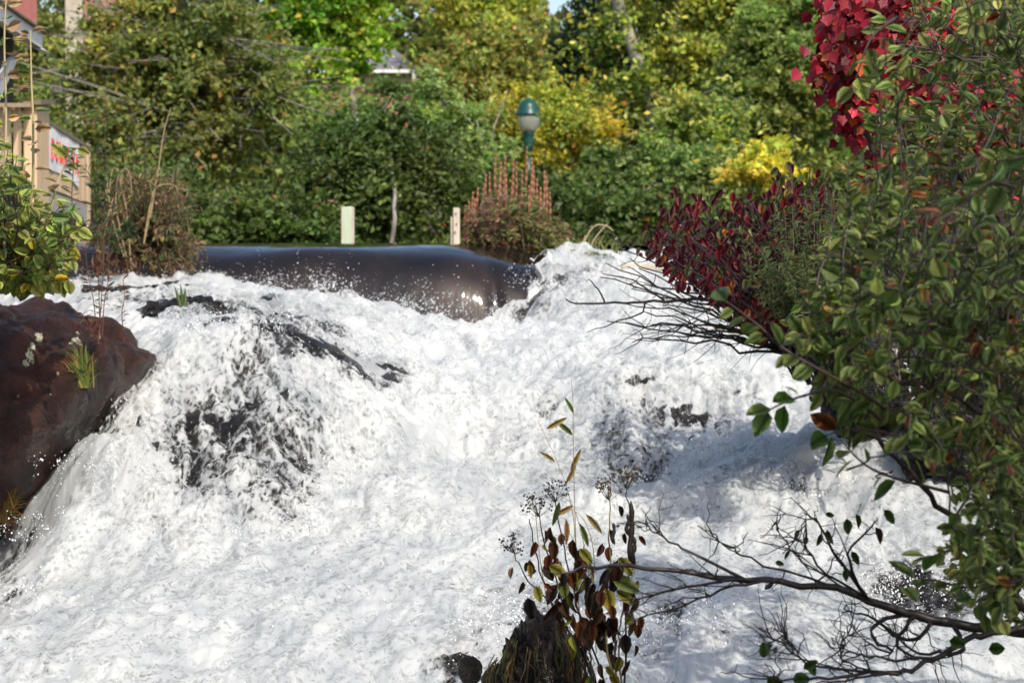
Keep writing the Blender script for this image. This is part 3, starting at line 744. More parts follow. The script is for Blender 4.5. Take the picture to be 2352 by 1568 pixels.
GLY = {'A': [[(0,0),(.5,1),(1,0)],[(.22,.4),(.78,.4)]], 'L': [[(0,1),(0,0),(.85,0)]], 'D': [[(0,0),(0,1),(.6,.9),(.95,.5),(.6,.08),(0,0)]],
       'O': [[(.5,1),(.08,.75),(.05,.3),(.5,0),(.92,.3),(.95,.7),(.5,1)]], 'W': [[(0,1),(.25,0),(.5,.75),(.75,0),(1,1)]],
       'N': [[(0,0),(.05,1),(.95,0),(1,1)]], 'S': [[(.95,.85),(.5,1),(.1,.78),(.5,.52),(.92,.25),(.5,0),(.05,.14)]], 'T': [[(.5,0),(.5,1)],[(0,1),(1,1)]],
       'H': [[(0,0),(0,1)],[(1,0),(1,1)],[(0,.5),(1,.5)]], 'I': [[(.5,0),(.5,1)]], 'R': [[(0,0),(0,1),(.8,.85),(.75,.55),(0,.5),(.95,0)]]}
def letters(text, fn, u0, u1, v0, v1, width, mat, parent):
    n_l = len(text); step = (u1 - u0) / n_l
    for k, ch in enumerate(text):
        if ch == ' ': continue
        g = Geo()
        for st in GLY[ch]:
            pts = smoothpoly(st, 14) if len(st) > 4 and ch not in 'WNR' else np.array(st, float)
            for p, q in zip(pts[:-1], pts[1:]):
                P0 = fn(u0 + (k + .12 + .7 * p[0]) * step, v1 + (v0 - v1) * p[1]); P1 = fn(u0 + (k + .12 + .7 * q[0]) * step, v1 + (v0 - v1) * q[1])
                dd = norm(P1 - P0); side = norm(np.cross(dd, [0, 1, 0])) * width
                P0 = P0 - dd * width * .6; P1 = P1 + dd * width * .6
                v = np.array([P0 - side, P1 - side, P1 + side, P0 + side]); v2 = v + [0, .006, 0]
                g.add(np.concatenate([v, v2]), [[0,1,2,3],[7,6,5,4],[0,4,5,1],[1,5,6,2],[2,6,7,3],[3,7,4,0]])
        g.build('letter', mat, parent)
letters('AL DOWNSTA', lambda a, b2: bn(a, b2, .012), .04, .99, .32, .76, .013, MAT_REDP, ban)
# porch roof corner with the red sign
def sy(px): return 24.0 + px / 72 * 1.6
def sq(px, py, off=0): return at(px, py, sy(px) - off)
por = thing('porch', 'white porch eave with diagonal bracket at the edge above the stairs', 'porch', sq(20, 120))
slab(Geo(), [sq(-300, -181), sq(77, 75), sq(77, 112), sq(-300, -136)], .10).build('fascia_board', MAT_WHITE, por)
slab(Geo(), [sq(-300, -185, .03), sq(77, 71, .03), sq(77, 76, .03), sq(-300, -180, .03)], .14).build('roof_edge', MAT_RAIL, por)
g = Geo(); p4 = [sq(-60, 22), sq(77, 112), sq(77, 112) + [-.1, 1.2, .05], sq(-60, 22) + [-.1, 1.2, .05]]
slab(g, [p4[0], p4[1], p4[2], p4[3]], .03).build('soffit', MAT_WHITE, por)
slab(Geo(), [sq(24, 140, -.2), sq(44, 130, -.2), sq(-4, 240, -.2), sq(-22, 240, -.2)], .1).build('bracket', MAT_WHITE, por)
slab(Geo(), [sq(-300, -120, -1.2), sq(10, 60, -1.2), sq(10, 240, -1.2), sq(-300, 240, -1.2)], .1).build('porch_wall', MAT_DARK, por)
sg = thing('red_sign', 'pale red sign with white painted letters on the porch roof', 'sign', sq(40, 30))
slab(Geo(), [sq(-60, -90, .05), sq(72, -90, .05), sq(72, 69, .05), sq(-60, -26, .05)], .06).build('sign_board', MAT_SIGN, sg)
slab(Geo(), [sq(70, -90, .07), sq(73.5, -90, .07), sq(73.5, 70, .07), sq(70, 67, .07)], .02).build('sign_edge', MAT_WHITE, sg)
def sgf(a, b2):
    px = -55 + a * 122; base = -44 + (px + 60) * .72
    return sq(px, base - 62 + b2 * 62, .062)
letters('HAIR SALON', sgf, 0.0, 1.0, 0.05, .98, .028, MAT_WHITE, sg)

# ------------------------------------------------------------------ far buildings
MAT_BRICK = simple_mat('pale_red_brick', (.30, .13, .10), (.42, .21, .16), 20, .9, .2, .01, (1, 1, 4))
MAT_YEL = flat_mat('cream_wall', (.62, .56, .36)); MAT_ROOF = simple_mat('grey_shingles', (.13, .125, .14), (.20, .19, .21), 10, .9, .2, .01)
hs = thing('house', 'cream and brick house with grey hipped roof behind the trees', 'house', (at(880, 170, 56)[0], 57, 2))
A0 = at(740, 165, 56); A1 = at(958, 165, 56); zb = .5
Geo().box((A0[0], 56, at(0, 190, 56)[2]), (A1[0], 62, A0[2])).build('upper_wall', MAT_YEL, hs)
Geo().box((A0[0], 56.02, zb), (A1[0], 62, at(0, 190, 56)[2] - .002)).build('brick_wall', MAT_BRICK, hs)
zr = at(0, 112, 56)[2]
g = Geo(); g.add([(A0[0]-.3, 55.7, A0[2]+.02), (A1[0]+.1, 55.7, A0[2]+.02), (A1[0]+.1, 62.3, A0[2]+.02), (A0[0]-.3, 62.3, A0[2]+.02), (A0[0]+1.0, 59, zr+.3), (A1[0]-.75, 59, zr+.3)],
                 [[0,1,5,4],[2,3,4,5]]); g.add(g.v[0], [[1,2,5],[3,0,4],]) ; g.build('roof', MAT_ROOF, hs)
q = at(955, 172, 55.6); Geo().box((q[0]-.08, 55.55, q[2]-.1), (q[0]+.1, 55.75, q[2]+.1)).build('gutter_end', MAT_WHITE, hs)
Geo().box((A0[0]-.3, 55.58, A0[2]-.06), (q[0]-.08, 55.69, A0[2]+.018)).build('gutter', MAT_WHITE, hs)
bb = thing('brick_building', 'pale red brick building just seen over the olive tree', 'building', (at(190, 0, 60)[0], 61, 2))
q0 = at(192, 20, 60); q1 = at(300, 20, 60); Geo().box((q0[0], 60, .5), (q1[0], 66, q0[2] + 3.0)).build('brick_wall', MAT_BRICK, bb)
q0 = at(150, 20, 59.9); q1 = at(189, 20, 59.9); Geo().box((q0[0], 59.9, .5), (q1[0], 66, q0[2] + 2.4)).build('grey_wall', MAT_CONC, bb)

# ------------------------------------------------------------------ trees
def leafcloud(g, pos, size, nrm, col, aspect=0.6):
    """One folded four-sided leaf at each position."""
    n = len(pos)
    nrm = norm(nrm); d = norm(np.cross(nrm, rng.normal(size=(n, 3)))); d[:, 2] -= 0.25; d = norm(d)
    w = norm(np.cross(nrm, d))
    s_ = size[:, None]
    v0 = pos - d * s_ * .5; v2 = pos + d * s_ * .5
    v1 = pos + w * s_ * aspect * .5 + nrm * s_ * .12; v3 = pos - w * s_ * aspect * .5 + nrm * s_ * .12
    V = np.stack([v0, v1, v2, v3], 1).reshape(-1, 3)
    g.add(V, np.arange(n * 4).reshape(-1, 4), col)

def pick_cols(n, pal, jit=.22):
    w = np.array([p[1] for p in pal], float); k = rng.choice(len(pal), n, p=w / w.sum())
    c = np.array([p[0] for p in pal])[k]
    return np.clip(c * np.exp(rng.normal(0, jit, (n, 1))) * np.exp(rng.normal(0, .06, (n, 3))), .004, .8)

def tree(name, label, box, Y, pal, n=20000, size=.14, base=None, clumps=70, flat=.55, deep=.8, bark=None, tr=.12, twigs=0, trunks=None, cr=.30, cat='tree', group=None, up=.6, shell=.45, lay=0.0, taper=True):
    x0, x1, y0, y1 = box
    a = at(x0, y1, Y); b2 = at(x1, y0, Y)
    c = (a + b2) / 2; R = np.abs(b2 - a) / 2; R[1] = max(.5, R[0] * deep)
    bx = at(base[0], base[1], Y) if base else np.array([c[0], Y, c[2] - R[2] - .3])
    t = thing(name, label, cat, bx, group)
    d = norm(rng.normal(size=(clumps, 3)))
    d = d / np.abs(d).max(1, keepdims=True) ** .2 * rng.random((clumps, 1)) ** shell
    d[:, :2] *= (1.12 - .38 * (d[:, 2:3] + 1) / 2) if taper else 1
    cc = c + d * R * rng.uniform(.70, 1.04, (clumps, 1))
    if lay: cc[:, 2] = np.round(cc[:, 2] / lay) * lay + rng.normal(0, lay * .12, clumps)
    rc = cr * R.min() * np.exp(rng.normal(0, .45, clumps)) + .06
    k = rng.integers(0, clumps, n)
    NS = 9                                                          # sprays of leaves on every bough
    ax = norm(rng.normal(size=(clumps, NS, 3)) * [1, 1, .45] + .5 * d[:, None] + [0, 0, .1])
    sl = rng.uniform(.6, 2.1, (clumps, NS)); q_ = rng.integers(0, NS, n)
    tt = rng.random(n) ** .75; ln = rc[k] * sl[k, q_]
    pos = cc[k] + ax[k, q_] * (ln * tt)[:, None] + rng.normal(size=(n, 3)) * (rc[k] * .24 * (1.25 - .8 * tt))[:, None] * np.array([1.15, 1.15, flat + .2])
    pos[:, 2] -= .22 * ln * tt ** 2
    stray = rng.random(n) < .10
    pos[stray] += rng.normal(size=(stray.sum(), 3)) * rc[k[stray]][:, None] * .8
    cl = np.exp(rng.normal(0, .13, clumps))
    hue = rng.integers(0, len(pal), clumps)
    col = pick_cols(n, pal)
    same = rng.random(n) < .45                                      # leaves of one bough share a tint
    col[same] = np.array([p[0] for p in pal])[hue[k[same]]] * np.exp(rng.normal(0, .2, (same.sum(), 1)))
    # rare palette entries must stay rare
    wt = np.array([p[1] for p in pal]); rare = same & (wt[hue[k]] < .08)
    col[rare] = np.array(pal[0][0]) * np.exp(rng.normal(0, .2, (rare.sum(), 1)))
    col *= cl[k][:, None]
    col *= np.exp(.55 * fbm(pos * .9 + Y, 2))[:, None]; col[:, 0] *= np.exp(.3 * fbm(pos * .7 + 2 * Y, 2) - .04)
    col = np.clip(col * 1.22, .004, .8)
    nr = rng.normal(size=(n, 3)) * .75 + np.array([0, -.25, up])
    g = Geo(); leafcloud(g, pos, size * rng.uniform(.6, 1.3, n), nr, col, .62)
    o = g.build('crown', MAT_FAR, t, kind='stuff')
    g = Geo()
    tops = []
    if trunks:
        for (pts, r0) in trunks:
            P = smoothpoly([at(px, py, Y + dy) for (px, py, dy) in pts], 12)
            g.tube(wob(P, .012), np.linspace(r0, r0 * .55, 12), 9); tops += list(P[7:])
    else:
        P = bez(bx - [0, 0, .2], (bx + c) / 2 + [rng.normal(0, .15), 0, 0], c + [0, 0, R[2] * .5], 12)
        g.tube(wob(P, .02), np.linspace(tr, tr * .3, 12), 8); tops = list(P[3:])
    g.build('trunk', bark or MAT_BARK_GREY, t, True)
    g = Geo(); tops = np.array(tops)
    for q in range(clumps):
        s_ = tops[np.argmin(((tops - cc[q]) ** 2).sum(1) + rng.random(len(tops)) * .3)]
        P = wob(bez(s_, (s_ + cc[q]) / 2 + [0, 0, .12], cc[q], 6), .02)
        g.tube(P, np.linspace(tr * .28, .010, 6), 4, cap=False)
        for _ in range(twigs):
            e = cc[q] + ax[q, rng.integers(NS)] * rc[q] * rng.uniform(1.2, 2.4)
            g.tube(wob(bez(P[4], (P[4] + e) / 2, e, 4), .02), [.012, .009, .007, .004], 3, cap=False)
    g.build('branches', bark or MAT_BARK_GREY, t, kind='stuff')
    return t

OLIVE = [((.125,.14,.035),.45),((.185,.18,.04),.25),((.25,.17,.04),.05),((.09,.11,.028),.30),((.36,.13,.04),.015)]
BRIGHT = [((.15,.26,.025),.5),((.09,.18,.02),.3),((.26,.32,.04),.25),((.4,.28,.03),.04)]
SHADEG = [((.062,.092,.022),.5),((.085,.118,.028),.35),((.11,.145,.035),.16),((.4,.14,.03),.012)]  # dark leaf greens with the shade on the lower far bank put in
MIDG = [((.10,.14,.032),.5),((.15,.19,.045),.3),((.065,.10,.025),.25),((.22,.24,.07),.12)]
LIGHTG = [((.18,.25,.06),.5),((.25,.31,.10),.3),((.12,.18,.035),.25)]
RUSTY = [((.20,.19,.04),.45),((.27,.19,.05),.2),((.14,.17,.04),.35),((.36,.16,.06),.05)]
YELG = [((.25,.26,.05),.5),((.17,.21,.04),.3),((.36,.32,.06),.2)]
YELO = [((.25,.235,.035),.45),((.17,.20,.035),.35),((.32,.26,.035),.2),((.40,.16,.05),.03)]
YELLOW = [((.55,.42,.05),.5),((.48,.32,.045),.25),((.36,.36,.06),.35)]
CONIF = [((.028,.052,.024),.6),((.032,.056,.022),.4)]
for P_, k_ in ((OLIVE, 1.25), (MIDG, 1.3), (RUSTY, 1.2), (YELG, 1.35), (LIGHTG, 1.1), (YELO, 1.1)):
    P_[:] = [(tuple(min(.75, q * k_) for q in c_), w_) for c_, w_ in P_]
G = 'trees on the far bank'
tree('olive_tree', 'wide olive brown tree with grey twigs and layered boughs', (70, 700, -120, 430), 38, OLIVE, 36000, .12, (430, 560), 130, .35, .6, tr=.2, twigs=7, cr=.22, group=G, lay=.32)
tree('olive_tree', 'olive tree behind the white porch and stair banner', (-120, 150, -80, 500), 44, OLIVE, 15000, .13, (60, 540), 60, .4, .7, twigs=4, group=G, lay=.35)
tree('maple_tree', 'bright green tree left of the cream house', (640, 890, -140, 165), 47, BRIGHT, 20000, .15, (830, 540), 60, .5, .7, group=G)
tree('green_tree', 'dense dark green young tree straight behind the pale green post', (690, 1075, 200, 600), 33, SHADEG, 30000, .10, (905, 575), 90, .7, .7, group=G, trunks=[([(893,575,-.9),(905,480,-1.0),(900,400,-.6),(885,250,0)], .035)], tr=.05)
tree('green_tree', 'pale sunny green tree between dark tree and yellow orange tree', (930, 1110, 180, 420), 39, LIGHTG, 11000, .11, (1020, 560), 40, .6, .8, group=G)
tree('green_tree', 'pale green tree top in front of the cream house wall', (690, 945, 225, 420), 51, LIGHTG + MIDG, 13000, .13, (820, 560), 50, .6, .6, group=G)
tree('rusty_tree', 'rusty orange and olive tree standing above the street lamp', (985, 1270, 55, 250), 50, RUSTY, 18000, .14, (1110, 520), 60, .8, .7, group=G)
tree('birch_tree', 'drooping yellow green birch at the top of the picture', (985, 1245, -200, 110), 55, YELG, 18000, .15, (1090, 520), 60, .9, .7, bark=MAT_BARK_PALE, group=G)
tree('pine_tree', 'dark conifer beside the gap of blue sky', (1300, 1440, -160, 260), 58, CONIF, 13000, .15, (1370, 540), 50, .4, .8, bark=MAT_BARK_DARK, group=G)
tree('pine_tree', 'low dark conifer in the hollow right of the rusty tree', (1200, 1400, 60, 250), 60, CONIF, 9000, .15, (1300, 540), 36, .4, .8, bark=MAT_BARK_DARK, group=G)
tree('yellow_orange_tree', 'low yellow orange tree right behind the lamp globe', (1070, 1420, 195, 400), 43, YELO, 20000, .12, (1250, 560), 60, .4, .7, group=G, lay=.3)
tree('birch_tree', 'big yellow green tree with two pale leaning trunks', (1320, 1930, -220, 290), 46, YELG + [((.07,.10,.02),.5)], 38000, .14, (1500, 560), 110, .6, .5, bark=MAT_BARK_PALE, group=G, tr=.2,
     trunks=[([(1560,560,-1.5),(1520,330,-.3),(1480,180,-.4),(1425,30,-.3),(1400,-120,-1)], .19), ([(1590,560,-1),(1560,330,-.4),(1548,180,-.5),(1552,60,-.3),(1570,-120,-1)], .17), ([(1560,330,-.4),(1620,190,-.5),(1680,80,-.5),(1720,-40,-1)], .07)])
tree('green_tree', 'mid green tree below the left pale leaning trunk', (1290, 1500, 330, 580), 38, MIDG + SHADEG, 13000, .12, (1400, 580), 50, .55, .7, group=G)
tree('green_tree', 'loose yellow green tree below the right pale trunk', (1450, 1720, 190, 570), 40, MIDG + YELG, 20000, .12, (1600, 580), 80, .55, .7, group=G, twigs=2)
tree('green_tree', 'narrow pale green tree behind the wooden post', (1010, 1180, 300, 590), 36, LIGHTG + MIDG, 8000, .11, (1090, 580), 40, .6, .7, group=G, twigs=2)
tree('green_tree', 'tall green tree behind the yellow shrub and red leaves', (1640, 2020, -60, 420), 43, MIDG + [((.17,.18,.04),.25)], 26000, .13, (1820, 580), 80, .6, .6, group=G)
tree('green_tree', 'small pale leaved green tree at the yellow shrub foot', (1400, 1760, 330, 540), 36, MIDG + [((.14,.16,.05),.4)], 14000, .10, (1640, 580), 50, .5, .6, group=G)
G2 = 'shrubs along the far water edge'
tree('yellow_shrub', 'bright yellow shrub glowing in front of green trees', (1695, 1815, 305, 450), 32, YELLOW, 2200, .12, (1770, 560), 22, .6, .7, cat='shrub', tr=.03)
tree('dark_shrub', 'dark green shrub behind the weeds left of the weir', (210, 520, 360, 600), 32, SHADEG, 16000, .10, (360, 580), 50, .6, .6, cat='shrub', group=G2, tr=.04)
tree('dark_shrub', 'olive shrub closing the gap beside the stair end post', (130, 330, 240, 590), 35, OLIVE + SHADEG, 14000, .11, (230, 580), 50, .6, .6, cat='shrub', group=G2, tr=.04)
tree('dark_shrub', 'dark green shrub left of the pale green post', (430, 790, 440, 600), 31.6, SHADEG + [((.08,.12,.02),.2)], 16000, .10, (620, 580), 50, .6, .5, cat='shrub', group=G2, tr=.04)
tree('dark_shrub', 'shaded green shrub between wooden post and lamp pole', (1000, 1330, 410, 600), 33.4, SHADEG, 16000, .10, (1140, 580), 50, .6, .5, cat='shrub', group=G2, tr=.04)
tree('dark_shrub', 'dark shrub right of the rusty spikes above white spill', (1260, 1640, 455, 620), 33, SHADEG + [((.06,.09,.02),.4)], 14000, .11, (1450, 590), 50, .6, .5, cat='shrub', group=G2, tr=.04)
tree('dark_shrub', 'dark shrub at the far bank below the yellow shrub', (1600, 2100, 420, 640), 31.8, SHADEG + [((.06,.09,.02),.4)], 14000, .11, (1850, 600), 50, .6, .4, cat='shrub', group=G2, tr=.04)
# far wood that closes the view
g = Geo(); n = 42000
X = rng.uniform(-17, 20, n); Zt = rng.uniform(0, 1, n)
hgt = 11 + 2 * np.sin(X * .7) + 1.2 * np.sin(X * 1.9 + 1)
px_ = X / 68 * F + 1176
hgt = np.where((px_ > 1255) & (px_ < 1320), 6.2, hgt)
pos = np.column_stack([X, rng.uniform(63, 73, n), 0.6 + Zt * hgt])
lum = fbm(pos * .5, 3)[:, None]
leafcloud(g, pos, rng.uniform(.3, .6, n), rng.normal(size=(n, 3)) + [0, -.3, .5], np.clip(pick_cols(n, MIDG + OLIVE) * np.exp(lum * .5), .005, .5))
fw = g.build('far_wood', MAT_FAR, kind='stuff'); fw['label'] = 'far wood closing the view behind the trees'
# grass along the far edge
g = Geo(); n = 9000
pos = np.column_stack([rng.uniform(-9, 9, n), rng.uniform(31.5, 36, n), np.zeros(n)]); pos[:, 2] = far_h(pos[:, 0], pos[:, 1]) + .08
leafcloud(g, pos, rng.uniform(.15, .4, n), rng.normal(size=(n, 3)) * [1, 1, .2], pick_cols(n, MIDG), .2)
gg = g.build('bank_grass', MAT_FAR, kind='stuff'); gg['label'] = 'low grass along the far bank'

# a leafy tree on the near right bank, outside the picture, that dapples the bush and the lower rapids
def near_shade():
    c = np.array([4.0, 1.0, 5.2]); R = np.array([1.7, 1.8, 1.5])
    t = thing('shade_tree', 'broad green tree overhanging the near right bank', 'tree', (4.6, 1.2, -.6))
    k = 60; cc = c + norm(rng.normal(size=(k, 3))) * rng.random((k, 1)) ** .4 * R; n = 1500; q = rng.integers(0, k, n)
    g = Geo(); leafcloud(g, cc[q] + rng.normal(size=(n, 3)) * .28, rng.uniform(.10, .2, n), rng.normal(size=(n, 3)) + [0, 0, .6], pick_cols(n, MIDG))
    g.build('crown', MAT_FAR, t, kind='stuff')
    g = Geo(); P = bez((4.6, 1.2, -.8), (4.7, 1.1, 2.5), c, 10); g.tube(P, np.linspace(.16, .05, 10), 8)
    for z in cc: g.tube(bez(P[6], (P[6] + z) / 2 + [0, 0, .2], z, 5), np.linspace(.04, .008, 5), 4, cap=False)
    g.build('trunk', MAT_BARK_GREY, t, True)
near_shade()

# ------------------------------------------------------------------ near plants: leaves one by one
def tmpl(kind):
    if kind == 'maple':
        o = [(0,0),(.06,.16),(-.02,.34),(.16,.36),(.30,.36),(.44,.52),(.54,.42),(.68,.25),(.84,.14),(1,0)]
        o = o + [(x_, -y_) for x_, y_ in o[1:-1]][::-1]
        v = np.array([(x_, y_, .10 * abs(y_) - .12 * x_ * x_) for x_, y_ in o] + [(.42, 0, -.06)])
        k = len(o); return v, [[q, (q + 1) % k, k] for q in range(k)]
    W = {'ovate': (.26, .30, .17), 'round': (.36, .40, .24), 'lance': (.10, .12, .07), 'curl': (.20, .22, .13)}[kind]
    xs = (.0, .22, .52, .80, 1.0)
    bend = {'ovate': .22, 'round': .16, 'lance': .3, 'curl': .55}[kind]; fold = {'ovate': .28, 'round': .22, 'lance': .3, 'curl': .9}[kind]
    v = [(x_, 0, -bend * x_ * x_) for x_ in xs]
    for sgn in (1, -1):
        v += [(xs[k + 1] + .02, sgn * W[k], -bend * xs[k + 1] ** 2 + fold * W[k] - .10 * W[k] * k) for k in range(3)]
    f = []
    for o, s_ in ((5, 1), (8, -1)):
        for q in ([0, 1, o, o], [1, 2, o + 1, o], [2, 3, o + 2, o + 1], [3, 4, o + 2, o + 2]): f.append(q)
    return np.array(v), f

TMPL = {k: tmpl(k) for k in ('ovate', 'round', 'lance', 'curl', 'maple')}
LEAF_ME = {}
def tri_faces(f):
    out = []
    for q in f:
        if len(q) == 3: out.append(q)
        elif q[2] == q[3]: out.append(q[:3])
        else: out += [[q[0], q[1], q[2]], [q[0], q[2], q[3]]]
    return np.array(out)
def leaf_mesh(kind):
    if kind not in LEAF_ME:
        v, f = TMPL[kind]; tf = tri_faces(f); g = Geo(); g.add(v, tf, (1, 1, 1), v[tf][:, :, :2])
        me = g.mesh('leaf', True); me.materials.append(MAT_LEAF_O); LEAF_ME[kind] = me
    return LEAF_ME[kind]

class Leaves:
    def __init__(self): self.o = []; self.d = []; self.n = []; self.s = []; self.c = []; self.k = []
    def add(self, o, d, n, s, c, kind='ovate'):
        self.o.append(np.asarray(o, float)); self.d.append(d); self.n.append(n); self.s.append(s); self.c.append(c); self.k.append(kind)
    def build(self, parent, limit=300, minpx=9.0, bulk='foliage'):
        if not self.o: return
        O = np.array(self.o); D = norm(self.d); N = np.array(self.n, float); S = np.array(self.s); C = np.array(self.c)
        N = norm(N - (N * D).sum(1, keepdims=True) * D); B = np.cross(N, D)
        px, py = proj(O); size = S / O[:, 1] * F * 2500 / 2352
        face = .35 + .65 * np.abs((N * norm(O)).sum(1))
        inn = (px > -20) & (px < 2372) & (py > -20) & (py < 1590)
        score = size * face * inn * (1 + .25 / np.maximum(O[:, 1] / O[:, 1].min(), 1) ** 4)
        order = np.argsort(-score); single = [q for q in order[:limit] if score[q] > minpx]
        sset = set(single)
        for q in single:
            o = bpy.data.objects.new('leaf', leaf_mesh(self.k[q])); COL.objects.link(o)
            m = np.eye(4); m[:3, 0] = D[q] * S[q]; m[:3, 1] = B[q] * S[q]; m[:3, 2] = N[q] * S[q]; m[:3, 3] = O[q] - np.array(parent.location)
            o.parent = parent; o.matrix_local = Matrix(m.tolist()); o.color = (*[float(z) for z in C[q]], 1)
        g = Geo(); kinds = np.array(self.k)
        for kd in set(self.k):
            ii = np.array([q for q in np.nonzero(kinds == kd)[0] if q not in sset], int)
            if not len(ii): continue
            v, f = TMPL[kd]; tf = tri_faces(f)
            V = O[ii][:, None] + S[ii][:, None, None] * (v[None, :, 0:1] * D[ii][:, None] + v[None, :, 1:2] * B[ii][:, None] + v[None, :, 2:3] * N[ii][:, None])
            Fc = (np.arange(len(ii))[:, None, None] * len(v) + tf[None]).reshape(-1, 3)
            uvq = np.broadcast_to(v[tf][None, :, :, :2], (len(ii), len(tf), 3, 2)).reshape(-1, 2)
            g.add(V.reshape(-1, 3), Fc, np.repeat(C[ii], len(tf), 0), uvq)
        if g.v: g.build(bulk, MAT_LEAF_A, parent, True, 'stuff')

def leafy(L, pts, n, size, pal, kind='ovate', t0=.25, droop=.3, spread=1.0, face=.35):
    """Leaves standing off a twig, turned to the light."""
    pts = np.asarray(pts); m = len(pts)
    for k in range(n):
        t = t0 + (1 - t0) * (k + rng.random() * .8) / n; t = min(t, .999)
        i = int(t * (m - 1)); p = pts[i] + (pts[min(i + 1, m - 1)] - pts[i]) * (t * (m - 1) - i)
        tan = norm(pts[min(i + 1, m - 1)] - pts[max(i - 1, 0)])
        side = norm(np.cross(tan, rng.normal(size=3)))
        d = tan * .6 + side * spread + np.array([0, 0, -droop]) + rng.normal(size=3) * .15
        nn = np.array([.15, -face, .9]) + rng.normal(size=3) * .45
        kd = kind if isinstance(kind, str) else kind[rng.integers(len(kind))]
        L.add(p + norm(d) * size * .12, d, nn, size * rng.uniform(.6, 1.25), pick_cols(1, pal, .25)[0], kd)

def inpoly(x, y, poly):
    c = False; j = len(poly) - 1
    for i in range(len(poly)):
        (xi, yi), (xj, yj) = poly[i], poly[j]
        if (yi > y) != (yj > y) and x < (xj - xi) * (y - yi) / (yj - yi) + xi: c = not c
        j = i
    return c
def rpoly(poly):
    xs = [p[0] for p in poly]; ys = [p[1] for p in poly]
    while True:
        x_, y_ = rng.uniform(min(xs), max(xs)), rng.uniform(min(ys), max(ys))
        if inpoly(x_, y_, poly): return x_, y_

ALDER = [((.15,.20,.05),.5),((.21,.26,.065),.34),((.095,.135,.036),.24),((.31,.35,.09),.16),((.24,.08,.03),.035),((.34,.19,.05),.03)]
# --- alder bush, right
ab = thing('alder_bush', 'big green leaved bush overhanging the rapids at the right edge', 'bush', at(2500, 1500, 7))
stems = [smoothpoly([at(2560,1540,7.2), at(2370,1420,6.8), at(2250,1270,6.5), at(2130,1130,6.3), at(2010,1005,6.2), at(1910,965,6.1)], 30),
         smoothpoly([at(2600,1300,7.6), at(2440,1050,7.2), at(2280,880,6.9), at(2080,700,6.8), at(1930,600,6.8)], 30),
         smoothpoly([at(2650,1300,8.4), at(2560,800,8.2), at(2440,500,8), at(2250,250,7.8), at(2060,90,7.6)], 30),
         smoothpoly([at(2700,1100,8), at(2500,500,7.2), at(2400,200,7), at(2350,-60,7)], 30),
         smoothpoly([at(2620,1350,7), at(2420,1100,6.5), at(2230,930,6.2), at(2050,870,6.1), at(1900,850,6)], 30),
         smoothpoly([at(2560,1560,6.8), at(2450,1350,6.4), at(2330,1200,6.2), at(2190,1080,6.2)], 24),
         smoothpoly([at(2560,1000,8.2), at(2380,620,7.8), at(2200,400,7.6), at(2000,280,7.6)], 30),
         smoothpoly([at(2300,1150,8.9), at(2180,900,8.8), at(2050,720,8.6), at(1920,560,8.6)], 30)]
g = Geo()
for s_ in stems: g.tube(wob(s_, .005), np.linspace(.015, .003, len(s_)), 6, (.05,.036,.028))
allst = np.concatenate(stems)
PA = [(1925,420),(1990,250),(2010,60),(2080,-60),(2480,-60),(2480,1480),(2330,1440),(2180,1400),(2140,1300),(2200,1180),(2160,1075),(2060,965),(1915,965),(1850,890),(1830,830),(1800,770),(1815,690),(1900,640),(1905,520)]
L = Leaves()
for q in range(800):
    x_, y_ = rpoly(PA)
    if y_ < 360 and x_ < 2330 and rng.random() < .42: continue
    Y = rng.uniform(5.5, 8.3) if y_ > 500 else rng.uniform(5.9, 8.6)
    e = at(x_, y_, Y)
    k = np.argmin(((allst - e - [.12, 0, -.10]) ** 2).sum(1) * rng.uniform(.6, 1.6, len(allst)))
    s_ = allst[k]
    dv = e - s_; ln = np.linalg.norm(dv)
    if ln > .42: s_ = e - dv / ln * .42 + rng.normal(size=3) * .06
    P = wob(bez(s_, (s_ + e) / 2 + [0, 0, .07], e, 8), .006)
    g.tube(P, np.linspace(.0032, .0012, 8), 4, np.array((.12,.09,.075)) * rng.uniform(.4, 1.4), cap=False)
    leafy(L, P, rng.integers(8, 13), .046, ALDER, ('ovate', 'ovate', 'round'), .35, .25)
# long leafy twigs reaching out over the water
for pts, n in [([(2060,960,6.1),(1985,905,5.8),(1885,850,5.7),(1800,800,5.7),(1740,745,5.7),(1665,690,5.7)], 15), ([(2050,980,6),(1930,900,5.9),(1860,905,5.9),(1800,925,5.9),(1760,945,5.9)], 9),
               ([(2150,1080,6.2),(2050,1000,6),(1960,985,6),(1880,1005,6)], 14), ([(1950,870,6),(1900,800,5.9),(1880,740,5.9),(1850,690,5.9)], 9), ([(2180,1130,6.1),(2010,1080,6),(1930,1010,6)], 7),
               ([(2330,430,5.6),(2270,420,5.5),(2210,470,5.5),(2140,520,5.5)], 9), ([(2420,330,5.5),(2350,360,5.4),(2290,370,5.4)], 8), ([(2060,40,7),(2000,90,6.8),(1960,200,6.8)], 9),
               ([(2300,1240,6.2),(2200,1260,6),(2130,1280,6)], 9), ([(2350,1330,6.2),(2230,1350,6),(2130,1330,6),(2060,1350,5.9)], 10)]:
    P = smoothpoly([at(*p) for p in pts], 16)
    g.tube(P, np.linspace(.0055, .0018, 16), 5, (.07,.045,.035)); leafy(L, P, n, .068, ALDER[:2] + [((.09,.15,.03),.5), ((.22,.07,.02),.05)], 'ovate', .15, .2, face=.6)
g.build('stems', MAT_STEM, ab, True)
L.build(ab, 300)
g = Geo()
